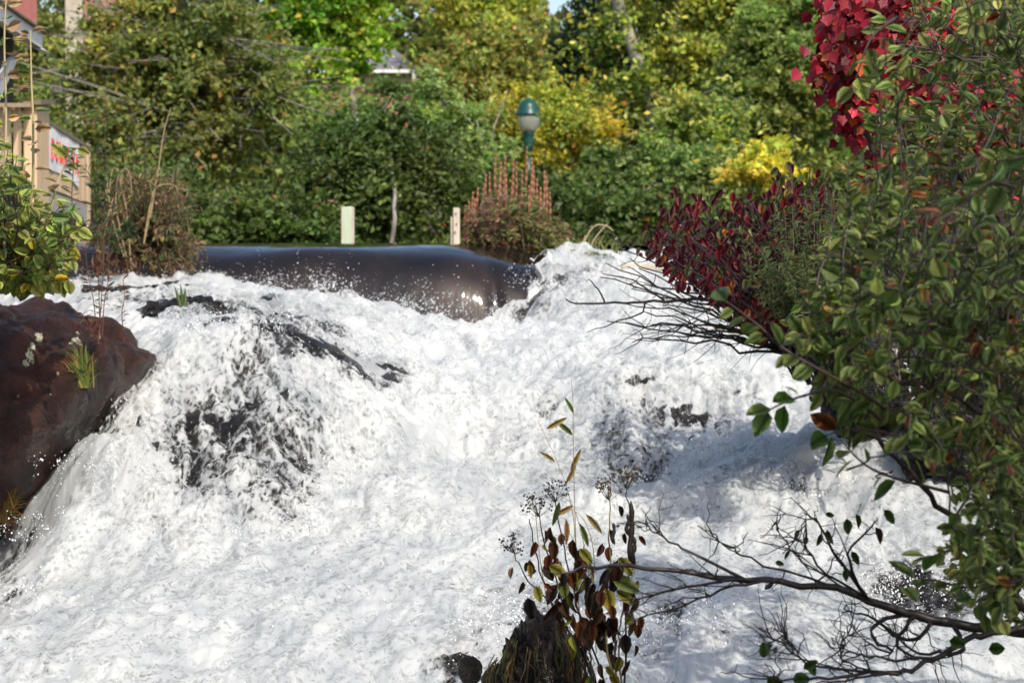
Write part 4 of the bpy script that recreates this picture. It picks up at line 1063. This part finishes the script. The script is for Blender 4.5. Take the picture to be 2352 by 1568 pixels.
for q in range(40):      # hanging catkins
    x_, y_ = rpoly([(2030,700),(2330,600),(2330,1050),(2060,950)]); p = at(x_, y_, rng.uniform(5.8, 6.6))
    for k in range(3): g.tube([p, p + [rng.normal(0, .004), 0, -.012], p + [rng.normal(0, .008), 0, -.035]], [.0028, .0036, .0015], 4, (.13,.06,.025))
g.build('catkins', MAT_STEM, ab, kind='stuff')

# --- red creeper / maple, upper right
RED = [((.28,.012,.026),.5),((.36,.03,.045),.3),((.16,.010,.022),.35),((.42,.09,.03),.12),((.30,.16,.03),.04)]
rm = thing('red_maple', 'young maple with bright crimson leaves at the upper right', 'tree', at(2250, 1000, 9.3))
g = Geo(); L = Leaves()
trk = [smoothpoly([at(2250,1000,9.3), at(2160,600,9.1), at(2060,250,9), at(2000,-80,8.9)], 24), smoothpoly([at(2200,800,9.2), at(2060,500,9), at(1960,200,8.8), at(1930,0,8.8)], 24), smoothpoly([at(2250,900,9.3), at(2300,500,9.2), at(2330,250,9.2)], 20)]
for s_ in trk: g.tube(s_, np.linspace(.02, .006, len(s_)), 6, (.06,.05,.045))
ta = np.concatenate(trk)
RP = [([(1895,-40),(2080,-40),(2070,60),(2040,160),(1990,250),(1950,320),(1915,230),(1885,200),(1895,110)], 120), ([(2060,-40),(2260,-40),(2230,60),(2130,120),(2060,140)], 50), ([(1930,250),(2120,200),(2110,290),(1960,330)], 22), ([(2250,180),(2360,150),(2360,420),(2280,400)], 34),
      ([(2000,380),(2150,330),(2180,500),(2060,520)], 30), ([(2130,60),(2200,60),(2200,120),(2130,120)], 8)]
for poly, n in RP:
    for q in range(n):
        x_, y_ = rpoly(poly); e = at(x_, y_, rng.uniform(8.4, 9.2)); s_ = ta[np.argmin(((ta - e) ** 2).sum(1))]
        P = wob(bez(s_, (s_ + e) / 2 + [0, 0, .05], e, 6), .006); g.tube(P, np.linspace(.004, .0015, 6), 4, (.10,.04,.035), cap=False)
        for k in range(10):
            d = np.array([rng.normal(-.25, .5), rng.normal(-.3, .3), -1]); nn = np.array([rng.normal(-.1, .8), -1 + rng.normal(0, .5), .5 + rng.normal(0, .7)])
            L.add(P[rng.integers(3, 6)] + rng.normal(size=3) * .03, d, nn, rng.uniform(.036, .058), pick_cols(1, RED, .45)[0], 'maple')
g.build('stems', MAT_STEM, rm, True); L.build(rm, 300)

# --- dark red dogwood over the falls
DOG = [((.085,.010,.014),.5),((.14,.014,.018),.25),((.05,.012,.016),.3),((.06,.06,.02),.12),((.25,.08,.02),.05)]
dw = thing('dogwood_bush', 'dark maroon leaved bush with bare black twigs over the spill', 'bush', at(1930, 860, 13))
roots = at(1930, 850, 12.8)
g = Geo(); L = Leaves()
DP = [(1480,550),(1520,490),(1590,450),(1680,470),(1740,420),(1860,380),(1920,420),(1930,600),(1900,720),(1760,700),(1640,690),(1560,640)]
for q in range(330):
    x_, y_ = rpoly(DP); e = at(x_, y_, rng.uniform(11.6, 14)); s_ = roots + rng.normal(size=3) * [.12, .4, .06]
    P = wob(bez(s_, at((x_ + 1930) / 2, max(y_ + 20, 690), e[1]), e, 10), .012)
    g.tube(P, np.linspace(.010, .0025, 10), 4, np.array((.022,.014,.016)) * rng.uniform(.7, 1.6), cap=False)
    pal = DOG if rng.random() < (.95 if x_ < 1720 else .55) else [((.06,.07,.02),.5),((.10,.10,.03),.3),((.2,.1,.02),.1)]
    for k in range(rng.integers(10, 17)):
        d = np.array([rng.normal(-.2, .5), rng.normal(-.2, .4), -.9]); nn = np.array([rng.normal(0, .5), -.8, .5])
        L.add(P[rng.integers(4, 10)] + rng.normal(size=3) * .045, d, nn, rng.uniform(.04, .072), pick_cols(1, pal, .3)[0], 'ovate')
for (px, py) in [(1440,595),(1425,570),(1400,545),(1470,620),(1390,610),(1450,660),(1430,700),(1480,720),(1500,745),(1440,750),(1400,735),(1500,770),(1550,740),(1600,745),(1650,750),(1700,760),(1380,640),(1520,700),(1560,765),(1450,780)]:
    e = at(px, py, rng.uniform(12.3, 13.4)); m_ = at((px + 1930) / 2, (py + 700) / 2 + 30, 12.9)
    P = wob(bez(roots, m_, e, 14), .012); g.tube(P, np.linspace(.012, .003, 14), 5, (.02,.014,.014))
    for k in range(5):
        b_i = rng.integers(7, 13); q = P[b_i] + np.array([rng.normal(-.10, .1), rng.normal(0, .08), rng.normal(0, .09)])
        g.tube(wob(bez(P[b_i], (P[b_i] + q) / 2 + rng.normal(size=3) * .02, q, 5), .006), [.0035, .003, .0025, .002, .0012], 3, (.025,.018,.016), cap=False)
P = smoothpoly([at(1900,720,12.6), at(1640,690,12.3), at(1545,690,12.2), at(1440,695,12.2), at(1340,697,12.2), at(1300,690,12.2)], 24)
g.tube(wob(P, .004), np.linspace(.013, .004, 24), 6, (.02,.016,.014))
for (a, pts) in [(10, [(1470,650),(1420,635),(1385,630)]), (16, [(1370,660),(1345,640)]), (12, [(1470,720),(1400,745),(1350,760)]), (8, [(1500,650),(1440,610)])]:
    Q = smoothpoly([P[a]] + [at(x_, y_, 12.2) for x_, y_ in pts], 8); g.tube(wob(Q, .005), np.linspace(.006, .002, 8), 4, (.02,.016,.014), cap=False)
g.build('stems', MAT_STEM, dw, True); L.build(dw, 250)
# feathery green weed in front of the dark bush
FE = [((.08,.11,.035),.6),((.12,.14,.045),.4)]
fe = thing('feathery_weed', 'feathery dull green weed between dogwood and alder bush', 'plant', at(1850, 760, 11.5)); g = Geo(); L = Leaves()
for q in range(75):
    x_, y_ = rpoly([(1690,520),(1800,440),(1930,430),(1960,700),(1800,680)]); P = wob(bez(at(1860, 790, 11.4), at((x_*1.6+1860)/2.6 + rng.normal(0,25), 700, 11.3), at(x_, y_, rng.uniform(10.8, 11.8)), 8), .006)
    g.tube(P, np.linspace(.0028, .001, 8), 3, (.04,.045,.025), cap=False); leafy(L, P, 46, .04, FE, 'lance', .3, .1)
g.build('stems', MAT_STEM, fe); L.build(fe, 0)

# --- fallen dead branches, lower right
def branch(label, main, Y0, r0, subs, ntw, leaves=None):
    p = [at(*q) for q in main]; P = smoothpoly(p, 34); P[1:-1] += rng.normal(0, .004, P[1:-1].shape)
    t = thing('dead_branch', label, 'branch', P[0], 'bare branches over the lower rapids')
    g = Geo(); g.tube(P, np.linspace(r0, r0 * .22, 34), 8, (.03,.022,.02)); g.build('limb', MAT_BARK_DARK, t, True)
    g = Geo(); ends = []
    for (a, pts, r) in subs:
        Q = smoothpoly([P[a]] + [at(*z) for z in pts], 14); Q[2:] += rng.normal(0, .004, Q[2:].shape)
        g.tube(Q, np.linspace(r, r * .3, 14), 6, (.03,.022,.02), cap=False); ends.append(Q)
    pool = [P[8:]] + ends
    for q in range(ntw):
        Q = pool[rng.integers(len(pool))]; i = rng.integers(2, len(Q)); s_ = Q[i]
        dirn = norm(Q[min(i + 1, len(Q) - 1)] - Q[i - 1]) + rng.normal(size=3) * .7 + [0, 0, .15]
        e = s_ + norm(dirn) * rng.uniform(.04, .17); W = wob(bez(s_, (s_ + e) / 2 + rng.normal(size=3) * .015, e, 6), .004)
        g.tube(W, np.linspace(.0028, .0011, 6), 3, (.035,.026,.022), cap=False)
        if rng.random() < .5:
            e2 = W[3] + rng.normal(size=3) * .04; g.tube(bez(W[3], (W[3] + e2) / 2, e2, 4), [.0016, .0014, .0012, .0008], 3, (.035,.026,.022), cap=False)
    g.build('twigs', MAT_STEM, t, kind='stuff')
    if leaves:
        L = Leaves()
        for (px, py, Y, s_, c, kd, dx, dz) in leaves:
            L.add(at(px, py, Y), np.array([dx, -.2, dz]), np.array([rng.normal(0, .3), -1, .4]), s_, c, kd)
        L.build(t, 100)
    return t
GR = (.05,.08,.02); BRN = (.07,.03,.015)
branch('long bare branch reaching left across the rapids with ragged leaves', [(2480,1470,7.2),(2300,1445,7.2),(2130,1420,7.2),(2020,1385,7.2),(1930,1355,7.2),(1780,1335,7.2),(1640,1325,7.3),(1500,1305,7.3),(1360,1302,7.4),(1290,1315,7.4)], 7, .018,
       [(20, [(1580,1265,7.3),(1520,1230,7.3),(1470,1195,7.3)], .006), (19, [(1600,1345,7.2),(1490,1370,7.2),(1420,1380,7.2)], .006), (18, [(1680,1350,7.2),(1560,1395,7.2),(1440,1420,7.2)], .006),
        (14, [(1740,1290,7.2),(1680,1260,7.2),(1640,1230,7.2)], .005), (12, [(1930,1290,7.1),(1890,1220,7.1),(1860,1190,7.1),(1830,1230,7.1)], .006), (12, [(1950,1280,7),(1990,1220,7),(2020,1190,7)], .006),
        (11, [(1890,1310,7.1),(1840,1240,7.1),(1800,1270,7.1)], .005), (13, [(1860,1300,7.2),(1800,1240,7.2),(1780,1200,7.2)], .004), (9, [(2000,1450,7.2),(2050,1500,7.2),(1990,1480,7.1)], .008), (8, [(2060,1480,7.1),(2140,1520,7.1)], .008),
        (7, [(2090,1470,7.1),(2000,1420,7.0),(1940,1400,7.0)], .008), (6, [(2210,1490,7.1),(2120,1500,7.0),(2050,1460,7)], .009)], 120,
       [(1945,1190,7,.05,GR,'ovate',.1,-1),(1965,1180,7,.045,GR,'curl',.4,-.9),(2030,1170,7,.055,GR,'ovate',.7,-.8),(2010,1210,7,.055,BRN,'curl',.5,-.9),(1955,1265,7,.05,GR,'curl',.5,-.8),(1940,1305,7,.04,GR,'ovate',.2,-1),
        (1885,1225,7.1,.04,GR,'curl',-.2,-1),(1895,1180,7.1,.03,GR,'ovate',.9,-.1),(1835,1215,7.1,.035,GR,'curl',-.4,-.9),(1850,1230,7.1,.035,GR,'curl',.1,-1),(1815,1265,7.1,.03,GR,'curl',-.6,-.6),(1900,1215,7.1,.05,GR,'curl',.2,-1),(1780,1290,7.1,.03,GR,'ovate',.8,-.2)])
branch('lower bare branch curving along the bottom right', [(2460,1470,6.9),(2330,1445,6.9),(2230,1465,6.9),(2150,1510,6.9),(2080,1540,6.9),(1980,1550,6.9),(1880,1556,6.9),(1750,1558,6.9)], 7, .013,
       [(14, [(2020,1510,6.9),(1960,1500,6.9),(1920,1480,6.9)], .005), (20, [(1870,1530,6.9),(1800,1480,6.9),(1745,1440,6.9)], .005), (18, [(1960,1530,6.9),(1930,1480,6.9),(1950,1460,6.9)], .004), (22, [(1850,1580,6.9),(1780,1560,6.9)], .004), (24, [(1830,1500,6.9),(1800,1450,6.9)], .003)], 70,
       [(1755,1510,6.9,.05,(.07,.12,.03),'round',0,1),(1860,1520,6.9,.045,(.08,.14,.03),'ovate',.3,-.9),(1845,1535,6.9,.05,(.06,.10,.025),'ovate',.8,.5),(1820,1560,6.9,.055,(.06,.11,.025),'round',.8,.1),(1760,1565,6.9,.05,(.06,.11,.02),'round',.8,.05),(2180,1470,6.8,.05,(.05,.10,.02),'round',.8,-.2),(2270,1490,6.8,.05,(.05,.10,.02),'round',.9,.1)])

# --- dead plant at the bottom centre
dp = thing('dead_plant', 'withered brown weed with dark seed heads on the mossy rock', 'plant', at(1330, 1600, 8.5))
g = Geo(); L = Leaves(); seeds = Geo()
DEAD = [((.045,.022,.014),.5),((.09,.035,.015),.35),((.025,.018,.016),.3)]; OLV = [((.17,.16,.03),.5),((.25,.19,.03),.3),((.10,.13,.03),.3)]
ST = [([(1400,1640,8.3),(1290,1420,8.3),(1210,1330,8.3),(1178,1262,8.3)], 1), ([(1400,1640,8.3),(1310,1420,8.3),(1260,1270,8.3),(1235,1175,8.3)], 1), ([(1420,1640,8.2),(1330,1400,8.2),(1295,1250,8.2),(1272,1140,8.2)], 1),
      ([(1420,1640,8.2),(1410,1400,8.2),(1402,1250,8.2),(1398,1135,8.2)], 1), ([(1430,1640,8.2),(1440,1400,8.2),(1448,1220,8.2),(1438,1110,8.2)], 1), ([(1420,1640,8.1),(1390,1450,8.1),(1360,1330,8.1),(1340,1250,8.1)], 0), ([(1380,1640,8.1),(1350,1480,8.1),(1320,1380,8.1)], 0),
      ([(1400,1640,8.4),(1290,1440,8.4),(1240,1300,8.4),(1215,1190,8.4)], 0), ([(1440,1640,8.1),(1420,1480,8.1),(1435,1380,8.1),(1465,1290,8.1)], 0)]
for k, (pts, head) in enumerate(ST):
    P = smoothpoly([at(*p) for p in pts], 18); col = (.16,.14,.05) if k in (3, 5, 8) else (.03,.022,.02)
    g.tube(wob(P, .003), np.linspace(.0045, .002, 18), 5, col)
    if head:
        for q in range(14):
            a = rng.uniform(0, 6.28); e = P[-1] + np.array([math.cos(a) * rng.uniform(.01, .055), math.sin(a) * .04, rng.uniform(.0, .06)])
            g.tube(bez(P[-2], (P[-2] + e) / 2 - [0, 0, .01], e, 4), [.0015, .0012, .001, .0008], 3, (.04,.028,.02), cap=False)
            C = e + rng.normal(size=(5, 3)) * .007; seeds.add(*octs(C, rng.uniform(.0025, .0055, 5)), (.075,.045,.025) if k in (3, 4) else (.025,.02,.018))
    for q in range(rng.integers(9, 14)):
        i = rng.integers(3, 15); up = i > 10
        d = np.array([rng.normal(0, .35), rng.normal(-.2, .3), -1.0]); nn = np.array([rng.normal(0, .6), -1, .2])
        pal = DEAD if rng.random() < .8 else OLV
        L.add(P[i] + rng.normal(size=3) * [.03, .02, .01], d, nn, rng.uniform(.04, .085) * (.75 if up else 1), pick_cols(1, pal, .25)[0], ('curl', 'curl', 'ovate', 'lance')[rng.integers(4)])
for q in range(60):    # the drooping skirt of brown leaves
    x_, y_ = rpoly([(1240,1240),(1380,1220),(1460,1280),(1460,1420),(1380,1460),(1270,1430)])
    L.add(at(x_, y_, rng.uniform(8, 8.4)), np.array([rng.normal(0, .3), -.2, -1]), np.array([rng.normal(0, .6), -1, .2]), rng.uniform(.05, .085), pick_cols(1, DEAD + [((.13,.04,.012),.3)], .25)[0], ('curl', 'ovate')[rng.integers(2)])
for (px, py, s_) in [(1405,1330,.11),(1390,1350,.09),(1415,1355,.08),(1260,1300,.08),(1290,1330,.07),(1330,1260,.07),(1420,1280,.08),(1400,1545,.06),(1390,1530,.05),(1230,1345,.06)]:
    L.add(at(px, py, 8.05), np.array([rng.normal(.5, .4), -.2, -.5]), np.array([0, -.8, .7]), s_, pick_cols(1, OLV, .15)[0], 'ovate')
for (px, y0, y1, wd) in [(1449, 1150, 1310, .017), (1441, 1180, 1230, .013), (1408, 1200, 1250, .012), (1455, 1230, 1300, .014)]:   # dark rolled pods
    P = smoothpoly([at(px, y0, 8.15), at(px + 3, (y0*2+y1)/3, 8.15), at(px - 2, (y0+2*y1)/3, 8.15), at(px + 4, y1, 8.15)], 12)
    g.tube(P, wd * np.array([.15,.6,.9,.6,.8,1,.7,.9,1,.9,.6,.15]) * .75, 6, (.018,.013,.011))
g.build('stems', MAT_STEM, dp, True); seeds.build('seed_heads', MAT_STEM, dp, kind='stuff'); L.build(dp, 260, 6)
# tall grass stem rising behind it
gs = thing('reed_plant', 'tall thin reed stem rising out of the withered weed', 'grass', at(1330, 1600, 8.6)); g = Geo(); L = Leaves()
for pts in ([(1340,1600,8.6),(1325,1300,8.6),(1318,1080,8.6),(1316,930,8.6),(1312,868,8.6)], [(1340,1600,8.6),(1322,1250,8.6),(1310,1150,8.6),(1280,1060,8.6),(1235,965,8.6)], [(1370,1500,8.5),(1350,1300,8.5),(1320,1170,8.5),(1290,1140,8.5)], [(1345,1500,8.5),(1365,1300,8.5),(1345,1200,8.5),(1300,1160,8.5)], [(1260,1400,8.5),(1240,1280,8.5),(1225,1160,8.5),(1190,1180,8.5)]):
    P = smoothpoly([at(*p) for p in pts], 18); g.tube(P, np.linspace(.0022, .0007, 18), 4, (.26,.20,.09))
for (px, py, s_, dx, dz) in [(1316,1000,.09,-.5,.5),(1318,950,.07,-.4,.9),(1300,1110,.08,.6,1),(1275,1060,.07,-.8,.6),(1255,985,.09,.9,.5),(1310,1080,.09,.5,.9),(1318,1160,.09,-.9,-.5),(1330,1200,.10,.5,-1),(1285,1150,.10,-.2,-1),(1300,1190,.10,.1,-1),(1345,1180,.10,.7,-.7)]:
    L.add(at(px, py, 8.6), np.array([dx, -.1, dz]), np.array([.3, -1, .2]), s_, pick_cols(1, [((.14,.18,.05),.5),((.28,.20,.08),.5)], .2)[0], 'lance')
g.build('stalk', MAT_STEM, gs); L.build(gs, 60, 6)

# --- grass tufts on the big boulder
def tuft(label, px, py, Y, n, L_, cols, spread, droop, lean=(0, 0)):
    p0 = at(px, py, Y); t = thing('grass_tuft', label, 'grass', p0, 'grass tufts on the brown boulder')
    g = Geo()
    for q in range(n):
        a = rng.uniform(0, 6.28); r = rng.random() ** .6 * spread; ln = L_ * rng.uniform(.45, 1.1)
        base = p0 + np.array([rng.normal(0, .018), rng.normal(0, .012), 0])
        tip = base + np.array([math.cos(a) * r + lean[0], -abs(math.sin(a)) * r * .6 - .03, ln * (1 - droop * rng.random() * 1.6) + lean[1]])
        mid = base + (tip - base) * .45 + np.array([0, 0, ln * .38])
        P = bez(base, mid, tip, 6); wv = np.array([.0035, .0036, .003, .0024, .0016, .0004])
        sd = norm(np.cross(tip - base, [0, -1, .3])); v = np.concatenate([P - sd * wv[:, None], P + sd * wv[:, None]])
        col = np.array(cols[rng.integers(len(cols))]) * rng.uniform(.7, 1.25)
        g.add(v, [[k, k + 1, k + 7, k + 6] for k in range(5)], col)
    g.build('blades', MAT_STEM, t, kind='stuff')
q, nn = snap(188, 890); tuft('bright green grass tuft in the crack of the brown boulder', 188, 890, q[1] - .01, 150, .30, [(.13,.19,.03),(.19,.23,.04),(.08,.14,.03),(.28,.20,.06)], .11, .5)
q, nn = snap(15, 1180); tuft('long rusty grass tuft at the left edge below the boulder', 12, 1200, q[1] - .03, 260, .44, [(.26,.11,.035),(.32,.17,.05),(.17,.17,.04),(.20,.08,.03),(.13,.18,.04)], .16, .75)
gg = thing('reed_plant', 'single green reed growing out of the wet dark rock', 'grass', at(418, 745, 16.6)); g = Geo()
for e in [(400, 655), (414, 650), (416, 690), (425, 660)]:
    P = bez(at(420, 735, 16.6), at((e[0] + 420) / 2 + 3, 690, 16.6), at(e[0], e[1], 16.5), 7); g.tube(P, [.006, .007, .009, .012, .011, .007, .001], 4, (.12,.17,.06))
g.build('blades', MAT_STEM, gg)

# --- left: leafy shrub on the boulder
SH = [((.22,.27,.06),.45),((.32,.34,.07),.28),((.13,.19,.05),.2),((.42,.30,.03),.07),((.28,.18,.08),.06)]
ls = thing('aspen_shrub', 'sunlit yellow green shrub on top of the brown boulder', 'shrub', at(30, 660, 12.8)); g = Geo(); L = Leaves()
for q in range(150):
    x_, y_ = rpoly([(-60,300),(20,320),(80,390),(110,440),(185,450),(205,530),(160,600),(180,650),(110,660),(-60,660)]); e = at(x_, y_, rng.uniform(11.7, 13.2))
    s_ = at(rng.normal(20, 30), 660, 12.7); P = wob(bez(s_, at((x_ + 20) / 2, (y_ + 640) / 2, e[1]) , e, 9), .01)
    g.tube(P, np.linspace(.006, .002, 9), 4, np.array((.07,.045,.03)) * rng.uniform(.6, 1.4), cap=False); leafy(L, P, rng.integers(6, 11), .074, SH, ('round', 'round', 'ovate'), .4, .25, face=.8)
for pts, n in [([(20,640,12.5),(70,470,12.4),(76,300,12.3),(72,180,12.3),(70,70,12.3)], 26), ([(10,640,12.4),(12,400,12.3),(14,250,12.3),(10,100,12.3),(14,0,12.3)], 20), ([(60,640,12.3),(110,500,12.2),(140,400,12.2),(175,340,12.2)], 14)]:
    P = smoothpoly([at(*p) for p in pts], 24); g.tube(P, np.linspace(.010, .004, 24), 6, (.42,.34,.18)); leafy(L, P, n, .09, SH[:3] + [((.40,.26,.14),.5)], ('round', 'ovate'), .3, .3, 1.3, face=.8)
g.build('stems', MAT_STEM, ls, True); L.build(ls, 300)
# red-stemmed weed on the rock's shoulder
rw = thing('red_weed', 'thin rust red weed on the shoulder of the boulder', 'plant', at(235, 760, 13.4)); g = Geo(); L = Leaves()
for pts in ([(225,790),(232,700),(238,600),(232,545)], [(222,780),(215,690),(200,620),(198,560)], [(285,780),(280,720),(286,680),(282,640)], [(235,770),(240,690),(250,640),(262,600)], [(230,780),(200,745),(190,720)], [(230,760),(226,650),(220,560)]):
    P = smoothpoly([at(a, b2, 13.6) for a, b2 in pts], 14); g.tube(P, np.linspace(.0035, .0015, 14), 4, (.13,.05,.035)); leafy(L, P, 34, .045, [((.15,.05,.035),.5),((.20,.11,.05),.3),((.14,.15,.04),.25)], 'lance', .1, .1)
g.build('stems', MAT_STEM, rw); L.build(rw, 120, 9)

# --- weeds on the left end of the weir
WEED = [((.24,.155,.085),.4),((.16,.165,.055),.35),((.32,.22,.12),.25),((.11,.15,.055),.3),((.30,.24,.05),.04)]
wd = thing('weed_clump', 'big brown and green weed clump hanging over the weir', 'plant', at(330, 600, 20.9)); g = Geo(); L = Leaves()
for q in range(330):
    x_, y_ = rpoly([(205,540),(222,440),(260,395),(330,380),(410,380),(460,450),(465,530),(480,590),(445,640),(380,640),(300,605)]); e = at(x_, y_, rng.uniform(19.9, 21.6))
    s_ = at(rng.normal(330, 50), rng.normal(575, 12), 20.9); P = wob(bez(s_, (s_ + e) / 2 + [0, -.05, .15], e, 8), .02)
    g.tube(P, np.linspace(.006, .003, 8), 3, np.array((.13,.085,.05)) * rng.uniform(.5, 1.4), cap=False); leafy(L, P, 13, .062, WEED, ('lance', 'lance', 'ovate'), .3, .45)
for q in range(120):    # dry strands hanging into the water
    x_ = rng.choice([rng.normal(240, 20), rng.normal(305, 12), rng.normal(385, 25)]); a = at(x_, rng.normal(585, 10), 20.6); P = wob(bez(a, a + [0, -.15, -.1], at(x_ + rng.normal(0, 10), rng.uniform(610, 660), 20.4), 6), .012)
    g.tube(P, np.linspace(.007, .003, 6), 3, np.array([(.20,.06,.04),(.12,.06,.03),(.26,.17,.09)][rng.integers(3)]) * rng.uniform(.6, 1.2), cap=False)
for pts in ([(290,590),(270,500),(265,440),(272,395),(258,390),(250,450)], [(285,590),(262,520),(250,455),(246,420)], [(300,600),(290,480),(276,420),(285,388),(298,400),(303,450)], [(240,540),(255,470),(275,430),(283,400)], [(330,560),(345,470),(360,430),(400,425),(410,450)], [(330,560),(350,460),(345,420),(370,400)], [(345,500),(362,400),(375,310),(392,248)]):
    P = smoothpoly([at(a, b2, 20.2) for a, b2 in pts], 20); g.tube(P, np.linspace(.007, .0035, 20), 4, (.36,.27,.15))
g.build('stems', MAT_STEM, wd); L.build(wd, 200)
gw = thing('green_weed', 'narrow leaved green weed beside the stair end post', 'plant', at(235, 590, 19.5)); g = Geo(); L = Leaves()
for pts in ([(235,600),(240,480),(242,360),(238,240)], [(245,600),(260,480),(275,390),(320,370)], [(230,600),(215,480),(205,400),(160,370)], [(240,580),(225,430),(222,340)], [(250,590),(285,540),(300,520)], [(185,600),(165,480),(172,350)]):
    P = smoothpoly([at(a, b2, 19.6) for a, b2 in pts], 20); g.tube(P, np.linspace(.008, .003, 20), 4, (.07,.05,.03)); leafy(L, P, 44, .095, [((.06,.10,.035),.6),((.10,.14,.05),.3),((.04,.06,.03),.3)], 'lance', .15, .1)
g.build('stems', MAT_STEM, gw); L.build(gw, 200, 9)

# --- rusty spikes right of the posts
lo = thing('loosestrife', 'tall rusty brown flower spikes in front of the lamp pole', 'plant', at(1180, 585, 24.2)); 
SPK = [(1140,352),(1152,372),(1160,362),(1130,395),(1100,430),(1112,420),(1080,462),(1072,470),(1092,455),(1180,365),(1188,372),(1210,337),(1222,362),(1226,380),(1250,392),(1256,405),(1165,400),(1120,400),(1200,390),(1240,430),(1216,425),(1145,425),(1088,440),(1232,410),(1175,430),(1262,440)]
for (px, py) in SPK:
    g = Geo(); Y = 24.2 + rng.normal(0, .25); P = smoothpoly([at(1180 + (px - 1180) * .55, 575, Y), at(px - 2, py + 90, Y), at(px + rng.normal(0, 2), py, Y)], 26)
    r = np.where(np.linspace(0, 1, 26) > .5, .016 * (1 + .45 * np.tile([1, -1], 13)) * np.linspace(1.4, .55, 26), .006)
    g.tube(P, r, 5, np.array((.27,.115,.06)) * rng.uniform(.75, 1.2)); g.build('spike', MAT_STEM, lo)
g = Geo(); L = Leaves()
for q in range(420):
    x_, y_ = rpoly([(1065,560),(1075,480),(1130,430),(1230,440),(1290,500),(1330,560),(1350,590),(1060,580)]); e = at(x_, y_, rng.uniform(23.5, 25)); s_ = at(1180 + (x_ - 1180) * .6, 592, e[1])
    P = wob(bez(s_, (s_ + e) / 2 + [0, 0, .08], e, 6), .02); g.tube(P, np.linspace(.004, .002, 6), 3, np.array((.16,.10,.06)) * rng.uniform(.6, 1.3), cap=False)
    leafy(L, P, 13, .085, [((.17,.21,.06),.6),((.25,.25,.09),.3),((.26,.14,.09),.2)] if x_ > 1150 or y_ > 530 else [((.26,.14,.10),.45),((.17,.18,.07),.4),((.32,.21,.16),.25)], ('lance','ovate'), .2, .2)
g.build('stems', MAT_STEM, lo); L.build(lo, 150, 10)
go = thing('dry_grass', 'pale dry grass stalks arching above the white spill', 'grass', at(1330, 600, 22.8)); g = Geo(); L = Leaves()
for pts in ([(1335,595),(1345,550),(1365,520),(1390,518),(1408,530)], [(1350,595),(1362,555),(1385,525),(1395,515)], [(1330,590),(1340,555),(1345,540)], [(1322,595),(1328,560)]):
    P = smoothpoly([at(a, b2, 22.8) for a, b2 in pts], 14); g.tube(P, np.linspace(.009, .006, 14), 4, (.42,.33,.20))
for q in range(160):
    x_ = rng.uniform(1270, 1420); a = at(x_, 606, rng.uniform(22.6, 23.6)); e = a + [rng.normal(0, .12), 0, rng.uniform(.08, .3)]
    g.tube(bez(a, (a + e) / 2 + [0, 0, .05], e, 5), [.006, .005, .004, .003, .001], 3, np.array([(.16,.17,.05),(.22,.19,.08),(.10,.13,.04)][rng.integers(3)]), cap=False)
g.build('blades', MAT_STEM, go)
print('objects', len(bpy.data.objects), 'tris', sum((len(o.data.loops) - 2 * len(o.data.polygons)) for o in bpy.data.objects if o.type == 'MESH'))
